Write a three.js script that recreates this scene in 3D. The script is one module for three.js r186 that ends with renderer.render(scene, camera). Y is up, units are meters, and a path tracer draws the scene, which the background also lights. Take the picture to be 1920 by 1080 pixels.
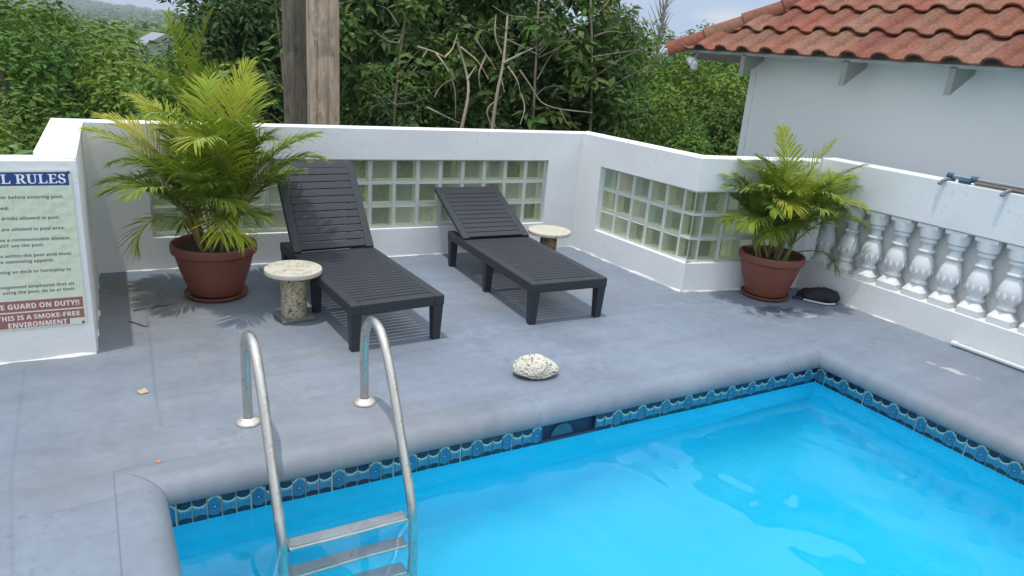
import * as THREE from 'three';
import { mergeGeometries } from 'three/addons/utils/BufferGeometryUtils.js';
import { RoundedBoxGeometry } from 'three/addons/geometries/RoundedBoxGeometry.js';

// ---------------------------------------------------------------- camera, sky, sun, exposure
const scene = new THREE.Scene();
const renderer = new THREE.WebGLRenderer({ antialias: true });
renderer.toneMapping = THREE.LinearToneMapping;
renderer.toneMappingExposure = 1.08;
renderer.shadowMap.enabled = true;
renderer.shadowMap.type = THREE.PCFSoftShadowMap;
renderer.setSize(1024, 576);
const camera = new THREE.PerspectiveCamera(43.03, 16 / 9, 0.05, 6000);
{
  const p = 18 * Math.PI / 180, r = 4.5 * Math.PI / 180;
  const fwd = new THREE.Vector3(0, -Math.sin(p), -Math.cos(p)), up0 = new THREE.Vector3(0, Math.cos(p), -Math.sin(p));
  camera.position.set(0, 1.8, 0);
  camera.up.set(-Math.sin(r), 0, 0).addScaledVector(up0, Math.cos(r));
  camera.lookAt(fwd.clone().multiplyScalar(10).add(camera.position));
}
const toSun = new THREE.Vector3(-0.132, 1.1, -0.05).normalize();
const sun = new THREE.DirectionalLight(new THREE.Color(1.0, 0.955, 0.89), 2.25);
sun.position.copy(toSun).multiplyScalar(40);
sun.castShadow = true; sun.shadow.mapSize.set(4096, 4096); sun.shadow.radius = 1.6; sun.shadow.bias = -0.0005;
Object.assign(sun.shadow.camera, { left: -16, right: 16, top: 16, bottom: -16, near: 1, far: 90 });
sun.target.position.set(0, 0, -7);
scene.add(sun, sun.target);

// seeded random and value noise
let seed = 7;
const reseed = (s) => { seed = s >>> 0; };
const rnd = () => { seed = (seed + 0x6D2B79F5) >>> 0; let t = seed; t = Math.imul(t ^ (t >>> 15), t | 1); t ^= t + Math.imul(t ^ (t >>> 7), t | 61); return ((t ^ (t >>> 14)) >>> 0) / 4294967296; };
const rr = (a, b) => a + (b - a) * rnd();
const PERM = new Float32Array(65536); reseed(99); for (let i = 0; i < 65536; i++) PERM[i] = rnd();
const sm = (t) => t * t * (3 - 2 * t);
function vn(x, y, per = 256) {
  const xi = Math.floor(x), yi = Math.floor(y), fx = sm(x - xi), fy = sm(y - yi);
  const m = (a, b) => PERM[((((b % per) + per) % per) * 256 + (((a % per) + per) % per)) & 65535];
  const a = m(xi, yi), b = m(xi + 1, yi), c = m(xi, yi + 1), d = m(xi + 1, yi + 1);
  return a + (b - a) * fx + (c - a) * fy + (a - b - c + d) * fx * fy;
}
function fbm(x, y, o = 4, per = 256) { let s = 0, a = 0.5, n = 0; for (let i = 0; i < o; i++) { s += a * vn(x, y, per); n += a; x *= 2; y *= 2; per = Math.min(256, per * 2); a *= 0.5; } return s / n; }
const clamp = (v, a = 0, b = 1) => Math.min(b, Math.max(a, v));
const step = (a, b, v) => sm(clamp((v - a) / (b - a)));

{ // the sky: pale tropical blue with broken white cloud, the same all round
  const W = 1024, H = 512, data = new Float32Array(W * H * 4);
  for (let j = 0; j < H; j++) {
    const el = ((j + 0.5) / H - 0.5) * Math.PI, s = Math.sin(el);
    for (let i = 0; i < W; i++) {
      const az = ((i + 0.5) / W) * 2 * Math.PI, k = (j * W + i) * 4;
      let c = [0.40, 0.53, 0.72];
      if (s > 0) {
        const ang = Math.acos(clamp(Math.cos(el) * Math.cos(az) * toSun.x + s * toSun.y + Math.cos(el) * Math.sin(az) * toSun.z, -1, 1)), glow = 1 + 1.05 * Math.exp(-ang / 0.62);   // turbid air brightens towards the sun
        const h = Math.pow(1 - s, 3);
        c = [0.38 + 0.07 * h, 0.51 + 0.05 * h, 0.73 + 0.0 * h].map((v) => v * glow);
        const q = 1 / (s + 0.22), cx = Math.cos(az) * Math.cos(el) * q, cy = Math.sin(az) * Math.cos(el) * q;
        let n = fbm(cx * 1.7 + 40, cy * 1.7 + 40, 6), d = step(0.33, 0.58, n);
        const lum = (0.72 + 0.44 * fbm(cx * 3 + 9, cy * 3 + 70, 4)) * (0.7 + 0.3 * glow) * (0.82 + 0.3 * step(0.05, 0.5, s));
        const cl = [1.0 * lum, 1.0 * lum, 1.0 * lum];
        const dd = d * 0.9 * step(-0.02, 0.10, s);
        c = c.map((v, m) => v + (cl[m] - v) * dd);
      }
      const lift = s > 0 ? 0.92 + 0.46 * step(0.0, 0.75, s) : 0.92;   // a bright broken-cloud sky is brighter overhead than at the horizon
      data[k] = c[0] * lift; data[k + 1] = c[1] * lift; data[k + 2] = c[2] * lift; data[k + 3] = 1;
    }
  }
  const t = new THREE.DataTexture(data, W, H, THREE.RGBAFormat, THREE.FloatType);
  t.mapping = THREE.EquirectangularReflectionMapping; t.magFilter = t.minFilter = THREE.LinearFilter; t.needsUpdate = true;
  scene.background = t; scene.environment = t;
  scene.backgroundIntensity = 1; scene.environmentIntensity = 1;
}

// ---------------------------------------------------------------- helpers
const used = new Map();
function numbered(name) { const n = used.get(name) || 0; used.set(name, n + 1); return n ? `${name}_${String(n).padStart(3, '0')}` : name; }
function shade(o) { o.castShadow = true; o.receiveShadow = true; return o; }
function part(name, geo, mat, parent) { const m = shade(new THREE.Mesh(geo, mat)); m.name = name; parent.add(m); return m; }
function thing(name, label, category, pos = [0, 0, 0], turn = 0, group) {
  const o = new THREE.Group(); o.name = numbered(name); o.position.set(...pos); o.rotation.y = turn; o.userData = { label, category };
  if (group) o.userData.group = group; scene.add(o); return o;
}
function structure(name, geo, mat, label, category) { const m = shade(geo ? new THREE.Mesh(geo, mat) : new THREE.Group()); m.name = numbered(name); m.userData = { kind: 'structure', label, category }; scene.add(m); return m; }
function tagged(name, geo, mat, label, category, group) { const m = shade(new THREE.Mesh(geo, mat)); m.name = numbered(name); m.userData = { label, category }; if (group) m.userData.group = group; scene.add(m); return m; }
const V = (x, y, z) => new THREE.Vector3(x, y, z);
const box = (w, h, d, x = 0, y = 0, z = 0) => new THREE.BoxGeometry(w, h, d).translate(x, y, z);
const rbox = (w, h, d, r, x = 0, y = 0, z = 0) => new RoundedBoxGeometry(w, h, d, 2, r).translate(x, y, z);
const lathe = (pts, n = 32) => new THREE.LatheGeometry(pts.map(([a, b]) => new THREE.Vector2(a, b)), n);
const merge = (list) => mergeGeometries(list.map((g) => { const q = g.index ? g.toNonIndexed() : g; for (const k of Object.keys(q.attributes)) if (!['position', 'normal', 'uv'].includes(k)) q.deleteAttribute(k); return q; }));
function geoFrom(pos, idx, uv, col) {
  const g = new THREE.BufferGeometry(); g.setAttribute('position', new THREE.Float32BufferAttribute(pos, 3));
  if (uv) g.setAttribute('uv', new THREE.Float32BufferAttribute(uv, 2)); if (col) g.setAttribute('color', new THREE.Float32BufferAttribute(col, 3));
  if (idx) g.setIndex(idx); g.computeVertexNormals(); return g;
}
function planarUV(g) { // metres, across the two axes that the face lies in
  const q = g.index ? g.toNonIndexed() : g, p = q.attributes.position, n = q.attributes.normal, uv = [];
  for (let i = 0; i < p.count; i += 3) { let x = 0, y = 0, z = 0; for (let k = 0; k < 3; k++) { x += n.getX(i + k); y += n.getY(i + k); z += n.getZ(i + k); } x = Math.abs(x); y = Math.abs(y); z = Math.abs(z); for (let k = 0; k < 3; k++) { const a = p.getX(i + k), b = p.getY(i + k), c = p.getZ(i + k); if (z >= x && z >= y) uv.push(a, b); else if (y >= x) uv.push(a, c); else uv.push(c, b); } }
  q.setAttribute('uv', new THREE.Float32BufferAttribute(uv, 2)); return q;
}
function tube(pts, r0, r1 = r0, seg = 0, sides = 8) { // tapered tube through points
  const curve = new THREE.CatmullRomCurve3(pts.map((p) => (p.isVector3 ? p : V(...p))), false, 'catmullrom', 0.5), n = seg || pts.length * 4;
  const fr = curve.computeFrenetFrames(n, false), pos = [], uv = [], idx = [], L = curve.getLength();
  for (let i = 0; i <= n; i++) {
    const c = curve.getPointAt(i / n), r = r0 + (r1 - r0) * i / n;
    for (let j = 0; j <= sides; j++) { const a = j / sides * 2 * Math.PI; const v = c.clone().addScaledVector(fr.normals[i], Math.cos(a) * r).addScaledVector(fr.binormals[i], Math.sin(a) * r); pos.push(v.x, v.y, v.z); uv.push(j / sides * 2 * Math.PI * r0, i / n * L); }
  }
  const s = sides + 1;
  for (let i = 0; i < n; i++) for (let j = 0; j < sides; j++) { const a = i * s + j; idx.push(a, a + s, a + 1, a + 1, a + s, a + s + 1); }
  return geoFrom(pos, idx, uv);
}
function tex(w, h, fn, { srgb = false, repeat } = {}) { // fn(u,v) -> [r,g,b] 0..1 or a single grey value
  const d = new Uint8Array(w * h * 4);
  for (let j = 0; j < h; j++) for (let i = 0; i < w; i++) { const c = fn(i / w, j / h), k = (j * w + i) * 4, a = typeof c === 'number' ? [c, c, c] : c; d[k] = clamp(a[0]) * 255; d[k + 1] = clamp(a[1]) * 255; d[k + 2] = clamp(a[2]) * 255; d[k + 3] = 255; }
  const t = new THREE.DataTexture(d, w, h); t.wrapS = t.wrapT = THREE.RepeatWrapping; t.magFilter = THREE.LinearFilter; t.minFilter = THREE.LinearMipmapLinearFilter; t.generateMipmaps = true;
  if (srgb) t.colorSpace = THREE.SRGBColorSpace; if (repeat) t.repeat.set(...repeat); t.needsUpdate = true; return t;
}
function canvasTex(w, h, draw) { const c = document.createElement('canvas'); c.width = w; c.height = h; draw(c.getContext('2d'), w, h); const t = new THREE.CanvasTexture(c); t.colorSpace = THREE.SRGBColorSpace; t.anisotropy = 8; return t; }
const sr = (r, g, b) => new THREE.Color().setRGB(r, g, b);
const std = (c, rough = 0.8, o = {}) => new THREE.MeshStandardMaterial({ color: c, roughness: rough, ...o });
const lin2s = (v) => (v <= 0.0031308 ? v * 12.92 : 1.055 * Math.pow(v, 1 / 2.4) - 0.055);

// ---------------------------------------------------------------- plan of the terrace (metres, deck at y = 0)
const S0 = [-4.93, -2.30], PP = [-2.305, -3.75], AA = [-3.07, -5.12], BB = [0.55, -7.01], CC = [1.40, -5.78], II = [2.504, -6.209], EE = [5.15, -1.975];
const WALLT = 0.2;
const plan = [S0, PP, AA, BB, CC, II, EE];
const sub = (a, b) => [a[0] - b[0], a[1] - b[1]], nrm = (a) => { const l = Math.hypot(...a); return [a[0] / l, a[1] / l]; };
function offsetPlan(pts, d) {
  const n = pts.slice(1).map((p, i) => { const q = nrm(sub(p, pts[i])); return [q[1], -q[0]]; });
  return pts.map((p, i) => { const a = n[Math.max(0, i - 1)], b = n[Math.min(n.length - 1, i)], k = d / (1 + a[0] * b[0] + a[1] * b[1]); return [p[0] + (a[0] + b[0]) * k, p[1] + (a[1] + b[1]) * k]; });
}
const outer = offsetPlan(plan, WALLT);

// pool frame: t along the far edge, n into the pool
const PA = [-1.392, -2.580], PT = nrm([3.538, -2.0933]), PN = [-PT[1], PT[0]], PL = 4.11, PW = 6.2;
const pool = (a, b, y = 0) => V(PA[0] + PT[0] * a + PN[0] * b, y, PA[1] + PT[1] * a + PN[1] * b);
const WATER = -0.22, POOLFLOOR = -1.28;

// ---------------------------------------------------------------- textures
const plasterBump = tex(512, 512, (u, v) => 0.55 * fbm(u * 16, v * 16, 3, 16) + 0.35 * fbm(u * 64, v * 64, 2, 64) + 0.1 * fbm(u * 4, v * 8, 2, 4));
plasterBump.repeat.set(0.7, 0.7);
const plasterMap = tex(512, 512, (u, v) => { const n = fbm(u * 6, v * 6, 4, 6), s = step(0.70, 0.80, fbm(u * 90, v * 90, 2, 90)); const k = 0.935 + 0.06 * n - 0.05 * s * step(0.52, 0.7, n); return [k, k * (0.998 - 0.012 * s), k * (0.99 - 0.03 * s)]; }, { srgb: true });
plasterMap.repeat.set(0.5, 0.5);
const plaster = std(sr(0.84, 0.84, 0.82), 0.75, { map: plasterMap, bumpMap: plasterBump, bumpScale: 0.004 });
const plasterSmooth = std(sr(0.85, 0.85, 0.84), 0.6, { map: plasterMap, bumpMap: plasterBump, bumpScale: 0.0015 });

// painted deck: one map for the ten metres in view
const DX = -5, DZ = -8, DS = 10.24;
const deckMarks = [];
const seg = (pts, w, c, k) => { for (let i = 1; i < pts.length; i++) deckMarks.push([pts[i - 1], pts[i], w, c, k]); };
seg([[-2.5, -4.67], [-2.04, -3.83], [-1.77, -3.33], [-1.59, -3.02]], 0.013, [0.33, 0.35, 0.39], 0.32);
seg([[-2.56, -3.51], [-2.12, -2.79], [-1.96, -2.52], [-1.6, -2.0]], 0.012, [0.36, 0.38, 0.42], 0.28);
seg([[-1.84, -3.34], [-1.2, -3.7], [-0.67, -4.05], [-0.38, -4.29], [1.16, -5.37], [1.9, -5.75]], 0.008, [0.36, 0.38, 0.42], 0.45);
seg([[-2.0, -3.45], [-1.75, -3.62]], 0.006, [0.36, 0.38, 0.42], 0.4);
seg([[-1.68, -2.34], [-1.57, -2.41], [-1.45, -2.5]], 0.007, [0.36, 0.37, 0.40], 0.5);
const chip = (x, z, rx, rz, a, c, k, lo = 0.42) => deckMarks.push(['b', x, z, rx, rz, a, c, k, lo]);
chip(2.86, -4.62, 0.10, 0.025, 0.85, [0.72, 0.72, 0.71], 0.6, 0.56); chip(2.95, -4.52, 0.16, 0.04, 0.85, [0.74, 0.74, 0.73], 0.75, 0.54); chip(3.05, -4.43, 0.10, 0.02, 0.8, [0.72, 0.72, 0.71], 0.6, 0.55); chip(3.16, -4.36, 0.06, 0.015, 0.8, [0.72, 0.72, 0.71], 0.55, 0.55);
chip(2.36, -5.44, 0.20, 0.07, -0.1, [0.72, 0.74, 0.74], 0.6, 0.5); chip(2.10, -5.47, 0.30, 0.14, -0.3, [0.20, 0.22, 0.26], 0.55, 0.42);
chip(2.0, -5.2, 0.25, 0.10, 0.3, [0.64, 0.65, 0.68], 0.2, 0.48); chip(1.3, -5.45, 0.3, 0.08, -0.4, [0.66, 0.67, 0.69], 0.2, 0.5);
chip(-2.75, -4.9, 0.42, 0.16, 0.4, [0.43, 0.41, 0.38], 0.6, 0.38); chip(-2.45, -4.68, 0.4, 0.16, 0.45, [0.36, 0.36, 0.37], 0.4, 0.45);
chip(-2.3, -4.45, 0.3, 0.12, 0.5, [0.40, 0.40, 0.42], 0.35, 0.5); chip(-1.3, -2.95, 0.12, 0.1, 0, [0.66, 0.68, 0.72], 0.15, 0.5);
chip(0.1, -4.3, 0.7, 0.35, 0.5, [0.60, 0.64, 0.70], 0.15, 0.5); chip(-1.0, -3.7, 0.6, 0.3, 0.4, [0.52, 0.55, 0.62], 0.30, 0.5);
chip(1.9, -4.95, 0.6, 0.12, -0.4, [0.50, 0.51, 0.55], 0.4, 0.48); chip(2.75, -4.1, 0.4, 0.08, -1.0, [0.48, 0.48, 0.51], 0.5, 0.48);
chip(2.62, -4.95, 0.25, 0.05, -1.0, [0.44, 0.45, 0.48], 0.5, 0.48); chip(-1.75, -2.9, 0.5, 0.25, 0.3, [0.54, 0.55, 0.58], 0.15, 0.5);
chip(-1.2, -4.3, 0.35, 0.14, 0.5, [0.44, 0.47, 0.54], 0.3, 0.5); chip(1.0, -6.6, 0.3, 0.1, 0.9, [0.5, 0.5, 0.5], 0.4, 0.45);
const deckMap = (() => {
  const N = 2048, buf = new Float32Array(N * N * 3);
  for (let j = 0; j < N; j++) for (let i = 0; i < N; i++) {
    const x = DX + i / N * DS, z = DZ + j / N * DS, k = (j * N + i) * 3;
    const a = fbm(x * 0.9 + 30, z * 0.9 + 30, 4), b = fbm(x * 4 + 3 * a, z * 4 + 11, 3), c = fbm(x * 26, z * 26, 2);
    const u = (x * PT[0] + z * PT[1]), w = (x * PN[0] + z * PN[1]);
    const br = fbm(u * 2.2 + 9, w * 14 + 50, 3);                       // roller strokes
    const sp = step(0.80, 0.86, vn(x * 60 + 5, z * 60 + 5)) * step(0.55, 0.68, b);
    const tone = 0.496 + 0.09 * (a - 0.5) + 0.045 * (b - 0.5) + 0.035 * (c - 0.5) + 0.04 * (br - 0.5) - 0.03 * sp;
    const warm = step(0.45, 0.75, fbm(x * 0.7 + 80, z * 0.7 + 12, 4));
    const fade = step(0.58, 0.70, fbm(x * 1.7 + 4, z * 1.7 + 60, 5));
    buf[k] = tone * (0.925 + 0.05 * warm) + 0.016 * fade; buf[k + 1] = tone * 1.0 + 0.016 * fade; buf[k + 2] = tone * (1.085 - 0.05 * warm) + 0.014 * fade;
  }
  for (const m of deckMarks) {
    const isB = m[0] === 'b';
    const cx = isB ? m[1] : (m[0][0] + m[1][0]) / 2, cz = isB ? m[2] : (m[0][1] + m[1][1]) / 2, R = isB ? Math.max(m[3], m[4]) * 1.3 : Math.hypot(m[0][0] - m[1][0], m[0][1] - m[1][1]) / 2 + 0.1;
    const i0 = Math.max(0, ((cx - R - DX) / DS * N) | 0), i1 = Math.min(N - 1, ((cx + R - DX) / DS * N) | 0), j0 = Math.max(0, ((cz - R - DZ) / DS * N) | 0), j1 = Math.min(N - 1, ((cz + R - DZ) / DS * N) | 0);
    for (let j = j0; j <= j1; j++) for (let i = i0; i <= i1; i++) {
      const x = DX + i / N * DS, z = DZ + j / N * DS; let w, c;
      if (isB) {
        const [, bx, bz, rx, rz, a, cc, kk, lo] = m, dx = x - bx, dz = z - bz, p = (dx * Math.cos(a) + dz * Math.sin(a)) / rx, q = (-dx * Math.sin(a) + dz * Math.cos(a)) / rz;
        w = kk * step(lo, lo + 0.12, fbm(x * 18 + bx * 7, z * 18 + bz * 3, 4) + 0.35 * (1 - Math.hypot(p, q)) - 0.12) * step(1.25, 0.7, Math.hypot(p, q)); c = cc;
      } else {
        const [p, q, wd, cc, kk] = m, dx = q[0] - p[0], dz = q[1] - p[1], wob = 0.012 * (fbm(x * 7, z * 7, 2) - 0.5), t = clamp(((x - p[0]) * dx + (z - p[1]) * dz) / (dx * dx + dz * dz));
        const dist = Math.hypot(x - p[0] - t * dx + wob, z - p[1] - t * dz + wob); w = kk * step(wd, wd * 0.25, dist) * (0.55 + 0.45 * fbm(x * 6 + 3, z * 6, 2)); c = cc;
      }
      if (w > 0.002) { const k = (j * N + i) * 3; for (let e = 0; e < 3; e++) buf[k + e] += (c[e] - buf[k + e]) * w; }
    }
  }
  const d = new Uint8Array(N * N * 4);
  for (let i = 0; i < N * N; i++) { for (let e = 0; e < 3; e++) d[i * 4 + e] = clamp(buf[i * 3 + e]) * 255; d[i * 4 + 3] = 255; }
  const t = new THREE.DataTexture(d, N, N); t.wrapS = t.wrapT = THREE.RepeatWrapping; t.magFilter = THREE.LinearFilter; t.minFilter = THREE.LinearMipmapLinearFilter; t.generateMipmaps = true; t.colorSpace = THREE.SRGBColorSpace; t.needsUpdate = true; return t;
})();
const deckBump = tex(512, 512, (u, v) => 0.6 * fbm(u * 24, v * 24, 3, 24) + 0.4 * fbm(u * 6, v * 6, 3, 6)); deckBump.repeat.set(8, 8);
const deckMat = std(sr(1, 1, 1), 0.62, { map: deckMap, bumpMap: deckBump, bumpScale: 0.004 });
const deckUV = (g) => { const p = g.attributes.position, uv = []; for (let i = 0; i < p.count; i++) uv.push((p.getX(i) - DX) / DS, (p.getZ(i) - DZ) / DS); g.setAttribute('uv', new THREE.Float32BufferAttribute(uv, 2)); return g; };

// ---------------------------------------------------------------- ground, terrace, pool
{ // terrain to the horizon with a low ridge of hills
  const pos = [], idx = [], uv = [], col = [], R = 46, A = 120;
  for (let i = 0; i <= R; i++) for (let j = 0; j <= A; j++) {
    const r = 2 + Math.pow(i / R, 3.2) * 4200, a = j / A * 2 * Math.PI, x = Math.sin(a) * r, z = -Math.cos(a) * r;
    const hill = step(500, 1500, r) * (7 + 30 * Math.pow(fbm(x * 0.0022 + 70, z * 0.0022 + 20, 4), 1.5)) + step(60, 300, r) * 3 * (fbm(x * 0.008 + 5, z * 0.008 + 9, 3) - 0.5);
    pos.push(x, -5.2 - 1.5 * step(12, 80, r) + hill + step(1600, 4200, r) * -14, z); uv.push(x / 30, z / 30);
    const g = fbm(x * 0.02 + 3, z * 0.02 + 8, 4); col.push(0.05 + 0.06 * g, 0.09 + 0.06 * g, 0.03);
  }
  for (let i = 0; i < R; i++) for (let j = 0; j < A; j++) { const a = i * (A + 1) + j; idx.push(a, a + 1, a + A + 1, a + 1, a + A + 2, a + A + 1); }
  structure('terrain', geoFrom(pos, idx, uv, col), std(sr(1, 1, 1), 0.95, { vertexColors: true }), 'green land falling away to low wooded hills', 'terrain');
}
{ // terrace block with the opening of the pool
  const sh = new THREE.Shape(), o = outer.map((p) => [p[0], p[1]]);
  const far = [...o, [9, 2], [9, 6], [-8, 6], [-8, -0.6]];
  far.forEach((p, i) => (i ? sh.lineTo(p[0], -p[1]) : sh.moveTo(p[0], -p[1]))); sh.closePath();
  const h = new THREE.Path(); [[-0.06, -0.06], [PL + 0.06, -0.06], [PL + 0.06, PW + 0.06], [-0.06, PW + 0.06]].forEach(([a, b], i) => { const q = pool(a, b); i ? h.lineTo(q.x, -q.z) : h.moveTo(q.x, -q.z); }); h.closePath(); sh.holes.push(h);
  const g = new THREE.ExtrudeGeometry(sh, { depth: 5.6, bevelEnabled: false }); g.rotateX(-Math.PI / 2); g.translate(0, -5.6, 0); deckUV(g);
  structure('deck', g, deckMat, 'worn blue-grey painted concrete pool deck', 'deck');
}
{ // rounded coping round the pool: one profile swept along four mitred sides
  const prof = [[-0.160, -0.02], [-0.156, 0.003], [-0.148, 0.006], [-0.09, 0.007]];
  for (let i = 0; i <= 12; i++) { const a = i / 12 * Math.PI * 0.5; prof.push([-0.062 + 0.094 * Math.sin(a), -0.082 + 0.089 * Math.cos(a)]); }
  prof.push([0.031, -0.098], [0.022, -0.107], [0.004, -0.110], [-0.03, -0.110]);
  const corners = [[0, 0, 1, 1], [PL, 0, -1, 1], [PL, PW, -1, -1], [0, PW, 1, -1]], pos = [], idx = [];
  const rows = [];
  for (let c = 0; c < 4; c++) { const [a0, b0, sa, sb] = corners[c], [a1, b1, ta, tb] = corners[(c + 1) % 4]; const n = 40;
    const strip = []; for (let k = 0; k <= n; k++) { const f = k / n; const ring = prof.map(([d, y]) => { const a = (a0 + sa * d) * (1 - f) + (a1 + ta * d) * f, b = (b0 + sb * d) * (1 - f) + (b1 + tb * d) * f; const w = 0.004 * (fbm(a * 3 + 20, b * 3 + 20, 2) - 0.5) * step(-0.15, -0.09, d); return pool(a + sa * w, b + sb * w, y + w); }); strip.push(ring); } rows.push(strip); }
  const gs = rows.map((strip) => { const p = [], ix = [], m = prof.length; strip.forEach((ring) => ring.forEach((v) => p.push(v.x, v.y, v.z))); for (let k = 0; k < strip.length - 1; k++) for (let q = 0; q < m - 1; q++) { const a = k * m + q; ix.push(a, a + 1, a + m, a + 1, a + m + 1, a + m); } return deckUV(geoFrom(p, ix)); });
  structure('pool_coping', mergeGeometries(gs), deckMat, 'rounded blue-grey painted coping round the pool', 'coping');
}
const poolPaintMap = tex(512, 512, (u, v) => { const a = fbm(u * 5, v * 5, 4, 5), b = fbm(u * 22, v * 22, 3, 22); const k = 0.93 + 0.12 * (a - 0.5) + 0.06 * (b - 0.5); return [k * 0.96, k, k]; }); poolPaintMap.repeat.set(0.5, 0.5);
const poolPaint = std(sr(0.008, 0.715, 0.97), 0.7, { map: poolPaintMap });
const basin = structure('pool_basin', null, null, 'blue painted pool basin with a band of patterned tiles', 'pool');
{
  const quad = (p, q, y0, y1) => { const L = p.distanceTo(q); return geoFrom([p.x, y0, p.z, q.x, y0, q.z, q.x, y1, q.z, p.x, y1, p.z], [0, 1, 2, 0, 2, 3], [0, y0, L, y0, L, y1, 0, y1]); };
  const F = [pool(-0.02, -0.02), pool(PL + 0.02, -0.02), pool(PL + 0.02, PW), pool(-0.02, PW)];
  const wall = (i) => { const p = F[i], q = F[(i + 1) % 4]; const d = pool(0, 0).sub(pool(0, 0)); return quad(p, q, POOLFLOOR, -0.09); };
  for (let i = 0; i < 4; i++) part('pool_wall', wall(i), poolPaint, basin);
  { // floor with a coved turn-up along each wall
    const cove = 0.42, m = 12, rings = []; for (let k = 0; k <= m; k++) { const a = k / m * Math.PI / 2, d = cove * (1 - Math.sin(a)) - 0.018, y = POOLFLOOR + cove * (1 - Math.cos(a)); rings.push([cove - 0.018 - (cove - 0) * Math.sin(a), POOLFLOOR + cove * (1 - Math.cos(a)) + 0.002]); }
    rings.push([-0.0182, POOLFLOOR + cove + 0.12], [-0.0184, POOLFLOOR + cove + 0.30]); const K = rings.length - 1;
    const pos = [], idx = [], uv = [], C = [[0, 0, 1, 1], [PL, 0, -1, 1], [PL, PW, -1, -1], [0, PW, 1, -1]];
    for (const [d, y] of rings) for (const [a, b, sa, sb] of C) { const q = pool(a + sa * d, b + sb * d, y); pos.push(q.x, q.y, q.z); uv.push(a + sa * (d - y), b + sb * (d - y)); }
    for (let k = 0; k < K; k++) for (let c = 0; c < 4; c++) { const e = (c + 1) % 4, p = k * 4; idx.push(p + c, p + e, p + 4 + c, p + e, p + 4 + e, p + 4 + c); } idx.push(0, 2, 1, 0, 3, 2);
    part('pool_floor', geoFrom(pos, idx, uv), poolPaint, basin);
  }
  // tile print: navy ground, blue medallion or scallop, cream wavy line
  const TW = 96, TH = 224;
  const tileTex = canvasTex(TW * 4, TH, (c) => {
    for (let k = 0; k < 4; k++) {
      const x = k * TW, arch = k % 2 === 0, up = arch ? -1 : 1; c.save(); c.beginPath(); c.rect(x, 0, TW, TH); c.clip();
      c.fillStyle = '#0a1638'; c.fillRect(x, 0, TW, TH);
      const yE = 72, pk = arch ? 30 : 100;
      c.beginPath(); c.moveTo(x, yE); c.quadraticCurveTo(x + TW / 2, 2 * pk - yE, x + TW, yE); c.lineTo(x + TW, arch ? 168 : 186); c.quadraticCurveTo(x + TW / 2, arch ? 226 : 148, x, arch ? 168 : 186); c.closePath();
      c.fillStyle = arch ? '#27708f' : '#2f7d98'; c.fill();
      c.lineWidth = 13; c.strokeStyle = '#b9c9b4'; c.beginPath(); c.moveTo(x - 2, yE); c.quadraticCurveTo(x + TW / 2, 2 * pk - yE, x + TW + 2, yE); c.stroke();
      c.lineWidth = 3; c.strokeStyle = '#4a93b4'; c.beginPath(); c.moveTo(x, yE + 14); c.quadraticCurveTo(x + TW / 2, 2 * pk - yE + 14, x + TW, yE + 14); c.stroke();
      if (arch) { c.fillStyle = '#0d3f7d'; for (let p = 0; p < 5; p++) { const a = p / 5 * 6.283 - 1.57 + k * 0.3; c.beginPath(); c.ellipse(x + 48 + Math.cos(a) * 17, 122 + Math.sin(a) * 19, 9, 6, a, 0, 6.3); c.fill(); } c.fillStyle = '#8fc2d4'; c.beginPath(); c.arc(x + 48, 122, 7, 0, 6.3); c.fill(); c.strokeStyle = '#14568f'; c.lineWidth = 4; c.beginPath(); c.ellipse(x + 48, 118, 37, 56, 0, 0, 6.3); c.stroke(); }
      else { c.strokeStyle = '#14568f'; c.lineWidth = 4; for (let p = 0; p < 4; p++) { c.beginPath(); c.moveTo(x + 16 + p * 21, 112); c.lineTo(x + 16 + p * 21, 158); c.stroke(); } c.fillStyle = '#4fa8c4'; c.fillRect(x + 4, 108, TW - 8, 6); }
      c.fillStyle = 'rgba(190,205,190,0.5)'; for (let p = 0; p < 12; p++) c.fillRect(x + (p * 37 + k * 13) % TW, (p * 71 + k * 29) % TH, 3, 2);
      c.restore();
    }
  });
  const tileMat = new THREE.MeshPhysicalMaterial({ color: 0xffffff, map: tileTex, roughness: 0.25, clearcoat: 0.4, clearcoatRoughness: 0.15 });
  const grout = std(sr(0.60, 0.62, 0.50), 0.9), tw = 0.0604, y0 = -0.226, y1 = -0.100;
  const tileGeos = [0, 1, 2, 3].map((k) => { const g = rbox(tw - 0.0055, y1 - y0, 0.010, 0.003, 0, (y0 + y1) / 2, 0.002), p = g.attributes.position, uv = []; for (let i = 0; i < p.count; i++) uv.push((k + clamp(p.getX(i) / tw + 0.5, 0.02, 0.98)) / 4, (p.getY(i) - y0) / (y1 - y0)); g.setAttribute('uv', new THREE.Float32BufferAttribute(uv, 2)); return g; });
  const alongEdge = (mk, a0, a1, origin, dir, inward, skip) => {
    const ang = Math.atan2(inward[0], inward[1]), n = Math.floor((a1 - a0) / tw);
    for (let i = 0; i < n; i++) { const a = a0 + (i + 0.5) * tw; if (skip && a > skip[0] && a < skip[1]) continue; const m = part('tile', tileGeos[(i * 7 + (i * i) % 3 + (i % 2)) % 2 + 2 * ((i * 5) % 3 === 0 ? 1 : 0)], tileMat, basin); const q = mk(a); m.position.set(q.x, 0.0015 * (((i * 37) % 7) / 7 - 0.5), q.z); m.rotation.set(0, ang, 0.02 * (((i * 53) % 11) / 11 - 0.5)); }
  };
  alongEdge((a) => pool(a, 0), 0.0, PL, 0, 0, PN, [1.872, 2.235]);
  alongEdge((b) => pool(PL, b), 0.01, 3.2, 0, 0, [-PT[0], -PT[1]]);
  alongEdge((b) => pool(0, b), 0.01, 3.2, 0, 0, PT);
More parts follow.
